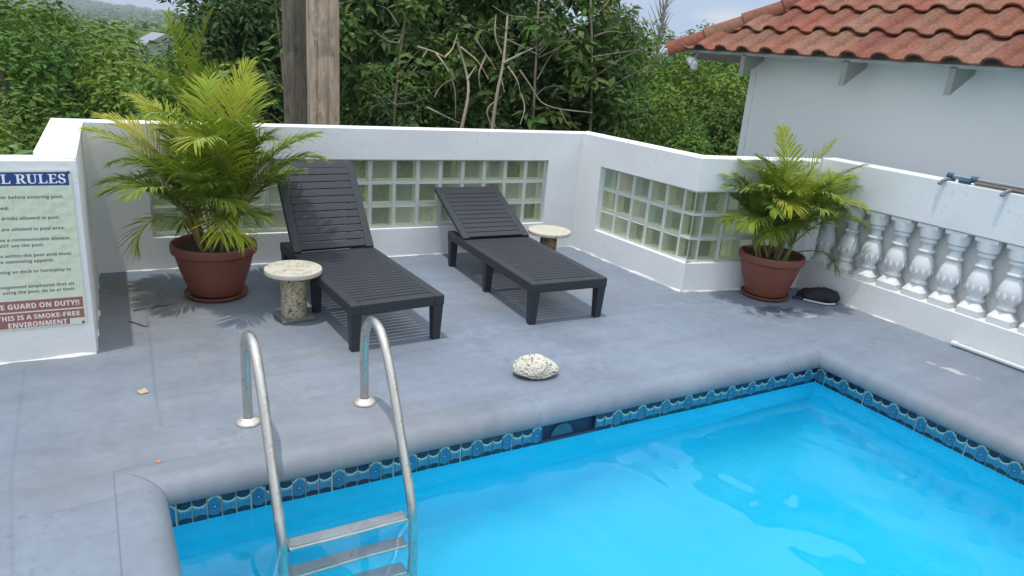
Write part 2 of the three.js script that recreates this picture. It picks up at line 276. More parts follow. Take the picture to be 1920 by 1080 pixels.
  const gl = (p, q) => quad(p, q, y0 - 0.01, -0.095);
  part('grout', merge([gl(pool(0, -0.002), pool(1.872, -0.002)), gl(pool(2.235, -0.002), pool(PL, -0.002)), gl(pool(PL + 0.002, 0), pool(PL + 0.002, 3.3)), gl(pool(-0.002, 3.3), pool(-0.002, 0))]), grout, basin);
  // skimmer opening in the far side: a dark recess with a cream lip
  const sk = new THREE.Group(); sk.name = 'skimmer'; basin.add(sk); const o = pool(2.0535, 0); sk.position.set(o.x, -0.035, o.z); sk.rotation.y = Math.atan2(PN[0], PN[1]);
  part('recess', merge([box(0.362, 0.12, 0.006, 0, -0.13, -0.016)]), std(sr(0.008, 0.02, 0.06), 0.5), sk);
  part('weir_flap', new THREE.CylinderGeometry(0.07, 0.07, 0.012, 24, 1, false, 0, Math.PI).rotateX(Math.PI / 2).rotateZ(Math.PI / 2).translate(-0.04, -0.165, -0.008), std(sr(0.03, 0.10, 0.15), 0.4), sk);
  part('lip', merge([box(0.005, 0.12, 0.014, -0.179, -0.13, 0.002), box(0.005, 0.12, 0.014, 0.179, -0.13, 0.002), box(0.352, 0.006, 0.02, 0, -0.181, 0.004)]), std(sr(0.04, 0.09, 0.17), 0.6), sk);
}
{ // the water: a sheet with small waves
  const nx = 130, ny = 200, pos = [], idx = [];
  for (let j = 0; j <= ny; j++) for (let i = 0; i <= nx; i++) {
    const a = 0.002 + (PL - 0.004) * i / nx, b = 0.002 + (PW - 0.01) * j / ny;
    const e = Math.min(1, Math.min(a, b, PL - a) / 0.3);
    const h = (0.016 * (fbm(a * 2.2 + 1.2 * b + 7, b * 2.6 + 3, 3) - 0.5) + 0.008 * (fbm(a * 7 + 30, b * 5 - a * 3 + 40, 2) - 0.5)) * (0.25 + 0.75 * e);
    const q = pool(a, b, WATER + h); pos.push(q.x, q.y, q.z);
  }
  for (let j = 0; j < ny; j++) for (let i = 0; i < nx; i++) { const a = j * (nx + 1) + i; idx.push(a, a + nx + 1, a + 1, a + 1, a + nx + 1, a + nx + 2); }
  structure('water', geoFrom(pos, idx), new THREE.MeshPhysicalMaterial({ color: sr(1, 1, 1), roughness: 0.0, transmission: 1, thickness: 1.1, ior: 1.33 }), 'clear blue pool water with small ripples', 'water');
}

// ---------------------------------------------------------------- parapet walls
function wallGeo(i, h, holes = [], d = WALLT, y0 = 0) { // wall i of the plan, mitred to its neighbours; u runs along, y up, outwards behind
  const p = plan[i], q = plan[i + 1], t = nrm(sub(q, p)), L = Math.hypot(...sub(q, p));
  const ea = (outer[i][0] - p[0]) * t[0] + (outer[i][1] - p[1]) * t[1], eb = (outer[i + 1][0] - p[0]) * t[0] + (outer[i + 1][1] - p[1]) * t[1];
  const sh = new THREE.Shape(); sh.moveTo(0, y0); sh.lineTo(L, y0); sh.lineTo(L, h); sh.lineTo(0, h); sh.closePath();
  for (const [u0, u1, v0, v1] of holes) { const k = new THREE.Path(); k.moveTo(u0, v0); k.lineTo(u1, v0); k.lineTo(u1, v1); k.lineTo(u0, v1); k.closePath(); sh.holes.push(k); }
  const g = new THREE.ExtrudeGeometry(sh, { depth: d, bevelEnabled: false }), a = g.attributes.position;
  for (let k = 0; k < a.count; k++) { if (a.getZ(k) > d - 1e-4) { const X = a.getX(k); if (X < 0.002) a.setX(k, X + ea * d / WALLT); else if (X > L - 0.002) a.setX(k, X + (eb - L) * d / WALLT); } a.setZ(k, -a.getZ(k)); }
  const n = g.index ? g : g; for (let k = 0; k < a.count; k += 3) { const x = [a.getX(k), a.getY(k), a.getZ(k)]; a.setXYZ(k, a.getX(k + 1), a.getY(k + 1), a.getZ(k + 1)); a.setXYZ(k + 1, ...x); const u = g.attributes.uv, w = [u.getX(k), u.getY(k)]; u.setXY(k, u.getX(k + 1), u.getY(k + 1)); u.setXY(k + 1, ...w); }
  n.computeVertexNormals(); return n;
}
function wallThing(i, name, label) { const p = plan[i], t = nrm(sub(plan[i + 1], p)); return thing(name, label, 'wall', [p[0], 0, p[1]], Math.atan2(-t[1], t[0])); }
const wallLen = (i) => Math.hypot(...sub(plan[i + 1], plan[i]));
function plasterEdge(parent, L, s) { // uneven bead of render where the wall meets the deck
  const n = Math.max(8, Math.floor(L / 0.02)), pos = [], idx = [];
  for (let k = 0; k <= n; k++) { const u = 0.003 + (L - 0.006) * k / n, o = 0.003 + 0.012 * step(0.4, 0.8, fbm(u * 9 + s * 17, s * 5, 3)) , h = 0.006 + 0.016 * step(0.35, 0.8, fbm(u * 7 + s * 31, s * 9 + 4, 3)); pos.push(u, h, 0.001, u, h * 0.6, o * 0.7, u, 0.0005, o); }
  for (let k = 0; k < n; k++) { const a = k * 3; idx.push(a, a + 1, a + 3, a + 1, a + 4, a + 3, a + 1, a + 2, a + 4, a + 2, a + 5, a + 4); }
  part('plaster_bead', geoFrom(pos, idx, pos.filter((_, i) => i % 3 < 2)), plaster, parent);
}
// glass blocks
const blockPane = new THREE.MeshPhysicalMaterial({ color: sr(0.93, 0.95, 0.80), roughness: 0.40, transmission: 1, thickness: 0, ior: 1.5 });
const blockSide = new THREE.MeshPhysicalMaterial({ color: sr(0.86, 0.89, 0.78), roughness: 0.75, transmission: 0.5, thickness: 0 });
const mortar = std(sr(0.70, 0.71, 0.69), 0.85, { bumpMap: plasterBump, bumpScale: 0.004 });
const panes = [[0.96, 0.97, 0.80, 0.50], [0.92, 0.96, 0.82, 0.54], [0.88, 0.91, 0.74, 0.46], [0.98, 0.98, 0.85, 0.60], [0.90, 0.94, 0.74, 0.42], [0.82, 0.92, 0.80, 0.50]].map(([a, b, c, r]) => new THREE.MeshPhysicalMaterial({ color: sr(a, b, c), roughness: r, transmission: 1, thickness: 0, ior: 1.5, bumpMap: plasterBump, bumpScale: 0.01 }));
function blockGeo(w, h, d) { // a hollow block: two faces with a raised pale rim, and four glass sides
  const x = w / 2, y = h / 2, r = 0.011, z1 = -0.004, z2 = -d, P = [], I1 = [], I2 = [], uv = [];
  const q = (a, b, c, e, I) => { const k = P.length / 3; P.push(...a, ...b, ...c, ...e); uv.push(0, 0, 1, 0, 1, 1, 0, 1); I.push(k, k + 1, k + 2, k, k + 2, k + 3); };
  for (const z of [z1, z2]) q([-x + r, -y + r, z], [x - r, -y + r, z], [x - r, y - r, z], [-x + r, y - r, z], I1);
  const R = [[-x, -y], [x, -y], [x, y], [-x, y]], Q = [[-x + r, -y + r], [x - r, -y + r], [x - r, y - r], [-x + r, y - r]];
  for (let k = 0; k < 4; k++) { const m = (k + 1) % 4; q([...R[k], z1 - 0.010], [...R[m], z1 - 0.010], [...Q[m], z1], [...Q[k], z1], I2); q([...Q[k], z1], [...Q[m], z1], [...Q[m], z2], [...Q[k], z2], I2); }
  const g = geoFrom(P, [...I1, ...I2], uv); g.addGroup(0, I1.length, 0); g.addGroup(I1.length, I2.length, 1); return g;
}
function glassPanel(parent, u0, u1, y0, y1, cols, rows, z = -0.045, endBars = true) {
  const pw = (u1 - u0) / cols, ph = (y1 - y0) / rows, g = blockGeo(pw - 0.015, ph - 0.015, 0.085), bars = [];
  for (let c = 0; c < cols; c++) for (let r = 0; r < rows; r++) { const m = part('glass_block', g, [panes[(rnd() * panes.length) | 0], blockSide], parent); m.position.set(u0 + (c + 0.5) * pw, y0 + (r + 0.5) * ph, z); m.rotation.set(0.012 * (rnd() - 0.5), 0.016 * (rnd() - 0.5), 0.01 * (rnd() - 0.5)); }
  for (let c = endBars ? 0 : 1; c <= (endBars ? cols : cols); c++) bars.push(box(0.016, y1 - y0 - 0.001, 0.078, u0 + c * pw + (c === 0 ? 0.008 : c === cols ? -0.008 : 0), (y0 + y1) / 2, z - 0.0465));
  for (let r = 0; r <= rows; r++) bars.push(box(u1 - u0 - 0.001, 0.016, 0.0765, (u0 + u1) / 2, y0 + r * ph + (r === 0 ? 0.008 : r === rows ? -0.008 : 0), z - 0.0468));
  part('mortar_grid', merge(bars), mortar, parent);
}
reseed(21);
{ // 0 sign wall, 1 side wall, 2 back wall, 3 angled wall, 4 short wall
  const w0 = wallThing(0, 'sign_wall', 'low white wall that carries the pool rules sign'); part('wall_body', wallGeo(0, 1.085), plaster, w0); plasterEdge(w0, wallLen(0), 1);
  const w1 = wallThing(1, 'side_wall', 'short white side wall between sign wall and glass block wall'); part('wall_body', wallGeo(1, 1.1), plaster, w1); plasterEdge(w1, wallLen(1), 2);
  const w2 = wallThing(2, 'back_wall', 'long white wall with three rows of glass blocks behind the loungers'); part('wall_body', wallGeo(2, 1.1, [[0.38, 3.745, 0.25, 0.85]]), plasterSmooth, w2); plasterEdge(w2, wallLen(2), 3);
  glassPanel(w2, 0.38, 3.745, 0.25, 0.85, 16, 3);
  const L3 = wallLen(3), w3 = wallThing(3, 'angled_wall', 'white wall with glass blocks beside the small round table'); part('wall_body', wallGeo(3, 1.105, [[0.315, L3 - 0.0001, 0.245, 0.845]].map(([a, b, c, d]) => [a, b - 0.0009, c, d])), plasterSmooth, w3); plasterEdge(w3, L3, 4);
  glassPanel(w3, 0.315, 1.345, 0.245, 0.845, 5, 3);
  const L4 = wallLen(4), w4 = wallThing(4, 'end_wall', 'short white wall with glass blocks behind the smaller potted palm'); part('wall_body', wallGeo(4, 1.105, [[0.001, 1.06, 0.245, 0.845]]), plasterSmooth, w4); plasterEdge(w4, L4, 5);
  glassPanel(w4, 0.12, 0.95, 0.245, 0.845, 4, 3);
  // bent corner blocks at the meeting of the two walls
  const tw = (x, z) => { const v = V(x, 0, z); w3.updateMatrixWorld(true); w4.updateMatrixWorld(true); return w3.worldToLocal(w4.localToWorld(v)); };
  const cornerIn = (z) => { const a = tw(0, z), b = tw(1, z), d = b.clone().sub(a), s = (z - a.z) / d.z; return [a.x + d.x * s, z]; };
  const zf = -0.05, zb = -0.13, e0 = 1.347, fA = [e0, zf], fC = cornerIn(zf), bA = [e0, zb], bC = cornerIn(zb), fB0 = tw(0.118, zf), bB0 = tw(0.118, zb), fB = [fB0.x, fB0.z], bB = [bB0.x, bB0.z];
  const rowH = 0.2;
  for (let r = 0; r < 3; r++) {
    const yl = 0.245 + r * rowH + 0.012, yh = 0.245 + (r + 1) * rowH - 0.012, P = [], I1 = [], I2 = [];
    const q = (a, b, c, d, I) => { const k = P.length / 3; P.push(...a, ...b, ...c, ...d); I.push(k, k + 1, k + 2, k, k + 2, k + 3); };
    const w = (p, y) => [p[0], y, p[1]], mid = (p, m, f) => [p[0] + (m[0] - p[0]) * f, p[1] + (m[1] - p[1]) * f];
    const f1 = mid(fC, fA, 0.25), f2 = mid(fC, fB, 0.3);   // rounded nose
    for (const [m, n] of [[fA, f1], [f1, f2], [f2, fB], [bA, bC], [bC, bB]]) q(w(m, yl), w(n, yl), w(n, yh), w(m, yh), I1);
    for (const y of [yl, yh]) { q(w(fA, y), w(f1, y), w(bC, y), w(bA, y), I2); q(w(f1, y), w(f2, y), w(bC, y), w(bC, y), I2); q(w(f2, y), w(fB, y), w(bB, y), w(bC, y), I2); }
    q(w(fA, yl), w(bA, yl), w(bA, yh), w(fA, yh), I2); q(w(fB, yl), w(bB, yl), w(bB, yh), w(fB, yh), I2);
    const g = geoFrom(P, [...I1, ...I2], P.filter((_, i) => i % 3 < 2)); g.addGroup(0, I1.length, 0); g.addGroup(I1.length, I2.length, 1); part('corner_glass_block', g, [blockPane, blockSide], w3);
  }
  for (let r = 0; r <= 3; r++) { // mortar beds round the corner
    const y = 0.245 + r * rowH + (r === 0 ? 0.0105 : r === 3 ? -0.0105 : 0), s = new THREE.Shape(); const pts = [[1.345, -0.047], cornerIn(-0.047), [tw(0.12, -0.047).x, tw(0.12, -0.047).z], [tw(0.12, -0.13).x, tw(0.12, -0.13).z], cornerIn(-0.13), [1.345, -0.13]];
    pts.forEach((p, i) => (i ? s.lineTo(p[0], -p[1]) : s.moveTo(p[0], -p[1]))); const g = new THREE.ExtrudeGeometry(s, { depth: 0.0205, bevelEnabled: false }); g.rotateX(-Math.PI / 2); g.translate(0, y - 0.01025, 0); part('mortar_bed', g, mortar, w3);
  }
}
{ // pool rules sign on the sign wall
  const p = plan[1], t = nrm(sub(plan[1], plan[0])), SW = 0.66, SH = 0.85;
  const map = canvasTex(1060, 1366, (c, W, H) => {
    c.fillStyle = '#d3dac4'; c.fillRect(0, 0, W, H);
    for (let k = 0; k < 900; k++) { const x = (k * 7919 % 1000) / 1000 * W, y = (k * 104729 % 997) / 997 * H, g = fbm(x * 0.004 + 3, y * 0.004 + 8, 3); if (g > 0.44) { c.fillStyle = `rgba(${150 + (k % 30)},${170 + (k % 23)},${105 + (k % 19)},${0.07 * (g - 0.40) * 5})`; c.beginPath(); c.ellipse(x, y, 14 + k % 40, 8 + k % 25, k, 0, 6.3); c.fill(); } }
    for (let k = 0; k < 700; k++) { const x = (k * 6151 % 1000) / 1000 * W, y = (k * 30011 % 997) / 997 * H; c.fillStyle = `rgba(110,118,80,${0.10 + 0.15 * ((k * 13) % 7) / 7})`; c.fillRect(x, y, 2 + k % 4, 2 + k % 3); }
    c.fillStyle = '#22407f'; c.fillRect(30, 12, W - 48, 112);
    c.textAlign = 'right'; c.fillStyle = '#eef0e6'; c.font = 'bold 108px serif'; c.fillText('POOL RULES', W - 34, 106);
    c.textAlign = 'right'; c.fillStyle = '#2c3134';
    const line = (s, x, y, f = 38) => { c.font = `bold ${f}px sans-serif`; c.fillText(s, x, y); };
    line('Shower before entering pool.', W - 70, 232); line('allowed.', W - 460, 322); line('drinks allowed in pool.', W - 110, 408); line('are allowed in pool area.', W - 84, 500);
    line('have a communicable disease,', W - 48, 590); line('DO NOT use the pool.', W - 250, 640); line('persons within the pool area must', W - 62, 728); line('dressed in swimming apparel.', W - 190, 778);
    line('running on deck or horseplay in', W - 76, 868); line('Management emphasize that all', W - 66, 1000); line('using the pool, do so at their', W - 66, 1048); line('risk.', W - 700, 1096);
    c.fillStyle = '#96605c'; c.fillRect(20, 1112, W - 34, 98); c.fillRect(20, 1222, W - 34, 84); c.fillRect(20, 1300, W - 150, 58);
    c.fillStyle = '#e9e5dc'; c.font = 'bold 62px sans-serif'; c.fillText('LIFE GUARD ON DUTY!!', W - 40, 1184); c.font = 'bold 58px sans-serif'; c.fillText('THIS IS A SMOKE-FREE', W - 46, 1284); c.font = 'bold 60px sans-serif'; c.fillText('ENVIRONMENT', W - 150, 1352);
    for (let k = 0; k < 420; k++) { const x = (k * 4409 % 1000) / 1000 * W, y = 1112 + (k * 20011 % 997) / 997 * 250; c.fillStyle = 'rgba(214,208,196,0.5)'; c.fillRect(x, y, 2 + k % 9, 1 + k % 3); }
  });
  const g = thing('pool_rules_sign', 'weathered pool rules sign screwed to the low white wall', 'sign', [p[0] - t[0] * (SW / 2 + 0.028) - t[1] * 0.0, 0.615, p[1] - t[1] * (SW / 2 + 0.028)], Math.atan2(-t[1], t[0]));
  const nf = [-t[1], t[0]]; g.position.x += nf[0] * 0.006; g.position.z += nf[1] * 0.006; g.rotation.z = 0;
  const face = std(sr(1, 1, 1), 0.5, { map }), edge = std(sr(0.7, 0.72, 0.68), 0.6);
  part('sign_board', box(SW, SH, 0.006, 0, 0, 0), edge, g);
  part('sign_print', new THREE.PlaneGeometry(SW - 0.004, SH - 0.004).translate(0, 0, 0.0042), face, g);
  const scr = new THREE.SphereGeometry(0.007, 10, 6).scale(1, 1, 0.5); for (const [x, y] of [[SW / 2 - 0.012, SH / 2 - 0.012], [SW / 2 - 0.02, -SH / 2 + 0.012], [-SW / 2 + 0.012, SH / 2 - 0.012], [-SW / 2 + 0.02, -SH / 2 + 0.012]]) part('screw', scr, std(sr(0.02, 0.02, 0.02), 0.5), g).position.set(x, y, 0.006);
}
// ---------------------------------------------------------------- balustrade
{
  const p = II, t = nrm(sub(EE, II)), L = 4.2, w = thing('balustrade', 'white balustrade of turned balusters between plinth and top rail', 'balustrade', [p[0], 0, p[1]], Math.atan2(-t[1], t[0]));
  const rail = rbox(L, 0.335, 0.17, 0.008, L / 2 + 0.002, 0.9725, -0.085); part('top_rail', planarUV(rail), plasterSmooth, w);
  const pl = rbox(L, 0.236, 0.18, 0.008, L / 2 + 0.002, 0.118, -0.087); part('plinth', planarUV(pl), plasterSmooth, w);
  part('ledge', planarUV(box(L, 0.06, 0.44, L / 2 + 0.002, 0.97, -0.395)), std(sr(0.34, 0.34, 0.33), 0.9, { bumpMap: plasterBump, bumpScale: 0.004 }), w);
  part('backing_wall', planarUV(box(L, 0.58, 0.03, L / 2 + 0.002, 0.52, -0.165)), plasterSmooth, w);
  plasterEdge(w, L, 7);
  const body = lathe([[0.030, 0.10], [0.046, 0.105], [0.050, 0.118], [0.046, 0.130], [0.036, 0.138], [0.040, 0.150], [0.056, 0.185], [0.0625, 0.225], [0.060, 0.262], [0.050, 0.300], [0.038, 0.335], [0.033, 0.348], [0.046, 0.352], [0.049, 0.362], [0.046, 0.374], [0.034, 0.380], [0.031, 0.405], [0.034, 0.425], [0.046, 0.430], [0.049, 0.440], [0.044, 0.452], [0.040, 0.462], [0.058, 0.470]], 28);
  const cap = new THREE.CylinderGeometry(0.066, 0.060, 0.07, 8).rotateY(Math.PI / 8).translate(0, 0.505, 0), cap2 = box(0.12, 0.028, 0.12, 0, 0.552, 0);
  const foot = new THREE.CylinderGeometry(0.05, 0.086, 0.055, 4).rotateY(Math.PI / 4).translate(0, 0.076, 0), foot2 = rbox(0.122, 0.05, 0.122, 0.006, 0, 0.025, 0);
  const leaf = []; for (let k = 0; k < 10; k++) { const a = k / 10 * Math.PI * 2; leaf.push(new THREE.SphereGeometry(0.012, 8, 6).scale(0.75, 2.4, 0.5).rotateX(-0.1).translate(0, 0.21, 0.0605).rotateY(a)); }
  const bg = merge([body, cap, cap2, foot, foot2, ...leaf]).scale(1.30, 1, 1.12);
  for (let k = 0; k < 18; k++) { const m = part('baluster', bg, plasterSmooth, w); m.position.set(0.147 + k * 0.212, 0.235, -0.075); m.rotation.y = 0.03 * (rnd() - 0.5); }
}
// ---------------------------------------------------------------- the house behind the balustrade
{
  const t = nrm(sub(EE, II)), w = thing('tiled_house', 'white house with red clay tile hip roof behind the balustrade', 'house', [II[0], 0, II[1]], Math.atan2(-t[1], t[0]));
  // local frame: x along the balustrade (towards the camera's side), z towards the terrace; wall face at z = -0.72, eave at z = -0.30
  const housePaint = std(sr(0.75, 0.77, 0.76), 0.7, { bumpMap: plasterBump, bumpScale: 0.0012 });
  const x0 = -1.47, x1 = 5.2, zf = -0.62;
  part('wall', planarUV(box(x1 - x0, 7.2, 5.4, (x0 + x1) / 2, -5.25 + 3.6, zf - 2.7)), housePaint, w);
  part('corner_board', box(0.075, 7.0, 0.012, x0 + 0.0375, -5.2 + 3.5, zf + 0.006), std(sr(0.74, 0.76, 0.76), 0.7), w);
  part('frieze', box(x1 - x0, 0.10, 0.02, (x0 + x1) / 2, 2.0, zf + 0.010), std(sr(0.66, 0.72, 0.73), 0.6), w);
  const th = 33 * Math.PI / 180, cs = Math.cos(th), sn = Math.sin(th), eaveY = 1.915, eaveZ = -0.30, hipX = -2.25, expo = 0.39, pitch = 0.29;
  const slope = (x, s, n = 0) => V(x, eaveY + s * sn + n * cs, eaveZ - s * cs + n * sn);   // s up the slope, n off it
  // roof boards under the tiles: front and side slopes
  const zR = 3.2, board = std(sr(0.55, 0.57, 0.56), 0.8);
  const F0 = slope(hipX + 0.06, 0.07, -0.012), F1 = slope(x1, 0.07, -0.012), apexS = zR / cs, F2 = slope(x1, apexS, -0.02), F3 = slope(hipX + 0.03 + zR, apexS, -0.02), B0 = V(hipX + 0.03, F0.y, F0.z - 2 * zR);
  const roofB = (a, b, c, d) => { const n = V(0, -0.025, 0), q = [a, b, c, d], pos = [...q, ...q.map((v) => v.clone().add(n))].flatMap((v) => [v.x, v.y, v.z]); return geoFrom(pos, [0, 1, 2, 0, 2, 3, 4, 6, 5, 4, 7, 6, 0, 4, 5, 0, 5, 1, 1, 5, 6, 1, 6, 2, 2, 6, 7, 2, 7, 3, 3, 7, 4, 3, 4, 0]).toNonIndexed(); };
  const bg = [roofB(F0, F1, F2, F3), roofB(B0, F0, F3, F3.clone().add(V(0, -0.001, -0.01)))]; bg.forEach((g) => g.computeVertexNormals());
  const roof = part('roof', merge(bg.map((g) => { g.setAttribute('uv', new THREE.Float32BufferAttribute(new Float32Array(g.attributes.position.count * 2), 2)); return g; })), board, w);
  // tiles
  const tileSpeck = tex(512, 512, (u, v) => { const a = fbm(u * 8, v * 8, 4, 8), b = fbm(u * 60, v * 60, 2, 60), c = step(0.58, 0.72, fbm(u * 14 + 5, v * 14, 3, 14)); const k = 0.80 + 0.34 * (a - 0.5) + 0.60 * (b - 0.5); return [k - 0.20 * c, k * 0.97 - 0.17 * c, k * 0.95 - 0.15 * c]; });
  tileSpeck.repeat.set(1.6, 1.6);
  const clays = [[0.29, 0.088, 0.047], [0.275, 0.100, 0.055], [0.26, 0.113, 0.064], [0.28, 0.135, 0.080], [0.24, 0.080, 0.047]].map((c) => std(sr(...c), 0.85, { map: tileSpeck, bumpMap: tileSpeck, bumpScale: 0.004 }));
  const clayEdge = 0;
  const prof = (f) => { const a = f * 2 * Math.PI; return f < 0.56 ? 0.046 * Math.pow(Math.sin(Math.PI * f / 0.56), 0.7) : -0.012 * Math.sin(Math.PI * (f - 0.56) / 0.44); };
  function tileGeo(clip) { // one S-shaped tile, s = 0 at its lower edge
    const N = 16, L = expo + 0.07, T = 0.018, pos = [], uv = [], idx = [], put = (f, s, n) => { let x = f * pitch * 1.05; if (clip) x = Math.max(x, clip(s)); const v = V(x, s * sn + n * cs, -s * cs + n * sn); pos.push(v.x, v.y, v.z); uv.push(x, s + n); };
    const ss = [0, 0.004, 0.13, 0.26, L];
    for (const top of [1, 0]) for (const s of ss) for (let i = 0; i <= N; i++) { const f = i / N; put(f, s, prof(f) + 0.044 * (1 - s / L) + (top ? T - (s === 0 ? 0.004 : 0) : 0)); }
    const M = N + 1, K = ss.length;
    for (let b = 0; b < 2; b++) for (let r = 0; r < K - 1; r++) for (let i = 0; i < N; i++) { const a = (b * K + r) * M + i; b ? idx.push(a, a + M, a + 1, a + 1, a + M, a + M + 1) : idx.push(a, a + 1, a + M, a + 1, a + M + 1, a + M); }
    for (let i = 0; i < N; i++) { const a = i, c = K * M + i; idx.push(a, c, a + 1, a + 1, c, c + 1); }
    for (const i of [0, N]) for (let r = 0; r < K - 1; r++) { const a = r * M + i, c = (K + r) * M + i; i ? idx.push(a, a + M, c, c, a + M, c + M) : idx.push(a, c, a + M, c, c + M, a + M); }
    return geoFrom(pos, idx, uv).toNonIndexed();
  }
  const fin = (g) => { g.computeVertexNormals(); return g; };
  const tg = fin(tileGeo()); reseed(55);
  for (let r = 0; r < 8; r++) for (let c = 0; c < 27; c++) {
    const x = hipX - 0.02 + c * pitch, s = r * expo, hip = (q) => hipX + 0.01 + (s + q) * cs;
    if (x + pitch < hip(0) || x > x1 - 0.2) continue; if (x + pitch < hip(expo) - 0.0 && x + pitch - hip(0) < 0.03) continue;
    const cut = x < hip(expo + 0.08), o = slope(x, s);
    const m = part('roof_tile', cut ? fin(tileGeo((q) => Math.min(pitch * 1.05, hip(q) - x))) : tg, clays[(rnd() * 5) | 0], w);
    m.position.set(o.x + 0.004 * (rnd() - 0.5), o.y + 0.003 * (rnd() - 0.5), o.z + 0.01 * (rnd() - 0.5)); m.rotation.z = 0.008 * (rnd() - 0.5);
  }
  // hip ridge tiles
  const hd = V(cs, sn, -cs).normalize(), hl = 0.40, ridge = new THREE.CylinderGeometry(0.105, 0.118, hl + 0.05, 14, 1, true, -Math.PI * 0.56, Math.PI * 1.12), ridgeIn = new THREE.CylinderGeometry(0.089, 0.102, hl + 0.05, 14, 1, true, -Math.PI * 0.56, Math.PI * 1.12), rim = new THREE.RingGeometry(0.102, 0.118, 14, 1, -Math.PI * 0.06, Math.PI * 1.12).rotateX(Math.PI / 2).translate(0, -(hl + 0.05) / 2, 0);
  const upv = V(0, 1, 0).addScaledVector(hd, -hd.y).normalize(), sidev = V().crossVectors(hd, upv), rg = merge([ridge, ridgeIn, rim.rotateY(Math.PI)]);
  for (let k = 0; k < 10; k++) { const m = part('ridge_tile', rg, clays[(k * 3) % 5], w), o = slope(hipX, 0, 0.03).addScaledVector(hd, (k + 0.35) * hl * 1.0); m.matrixAutoUpdate = true; const B = new THREE.Matrix4().makeBasis(sidev, hd, upv); m.quaternion.setFromRotationMatrix(B); m.position.copy(o).addScaledVector(upv, -0.02); m.rotateX(-0.03); }
  // rafter tails
  const sh = new THREE.Shape(); const e = 0.045; sh.moveTo(eaveZ - e, eaveY + e * Math.tan(th) - 0.03); sh.lineTo(eaveZ - e, eaveY + e * Math.tan(th) - 0.225); sh.lineTo(zf - 0.02, eaveY + (eaveZ - zf + 0.02) * Math.tan(th) - 0.237); sh.lineTo(zf - 0.02, eaveY + (eaveZ - zf + 0.02) * Math.tan(th) - 0.03); sh.closePath();
  const rg2 = new THREE.ExtrudeGeometry(sh, { depth: 0.05, bevelEnabled: false }).rotateY(-Math.PI / 2), timber = std(sr(0.33, 0.32, 0.29), 0.85, { bumpMap: tex(128, 128, (u, v) => fbm(u * 4, v * 40, 3, 40)), bumpScale: 0.004 });
  for (const x of [-1.36, -0.22, 0.70, 1.50, 2.3, 3.14, 3.98]) part('rafter_tail', rg2, timber, w).position.set(x + 0.025, 0, 0);
  part('fascia', box(0.03, 0.09, 5.5, hipX + 0.09, eaveY - 0.02, eaveZ - 2.9), timber, w);
  // flood lamp under the roof corner
  const lp = thing('flood_lamp', 'small white flood lamp under the tiled roof corner', 'lamp'); const lw = w.localToWorld.bind(w); w.updateMatrixWorld(true); const c = V(-2.06, 1.83, -0.34).applyMatrix4(w.matrixWorld); lp.position.copy(c); lp.rotation.set(0.5, w.rotation.y, 0.4);
  const white = std(sr(0.75, 0.76, 0.76), 0.4);
  part('lamp_head', lathe([[0.0, 0.06], [0.028, 0.058], [0.034, 0.03], [0.048, -0.01], [0.052, -0.045], [0.045, -0.05], [0, -0.042]], 20).rotateZ(1.2), white, lp);
  part('lamp_head', lathe([[0.0, 0.06], [0.025, 0.055], [0.030, 0.03], [0.038, -0.01], [0.04, -0.035], [0, -0.033]], 20).rotateZ(-0.4).translate(0.06, -0.045, 0.01), white, lp);
  part('bracket', tube([[0.0, 0, 0], [0.03, 0.03, -0.02], [0.07, 0.09, -0.05]], 0.010), std(sr(0.35, 0.36, 0.36), 0.5), lp);
}
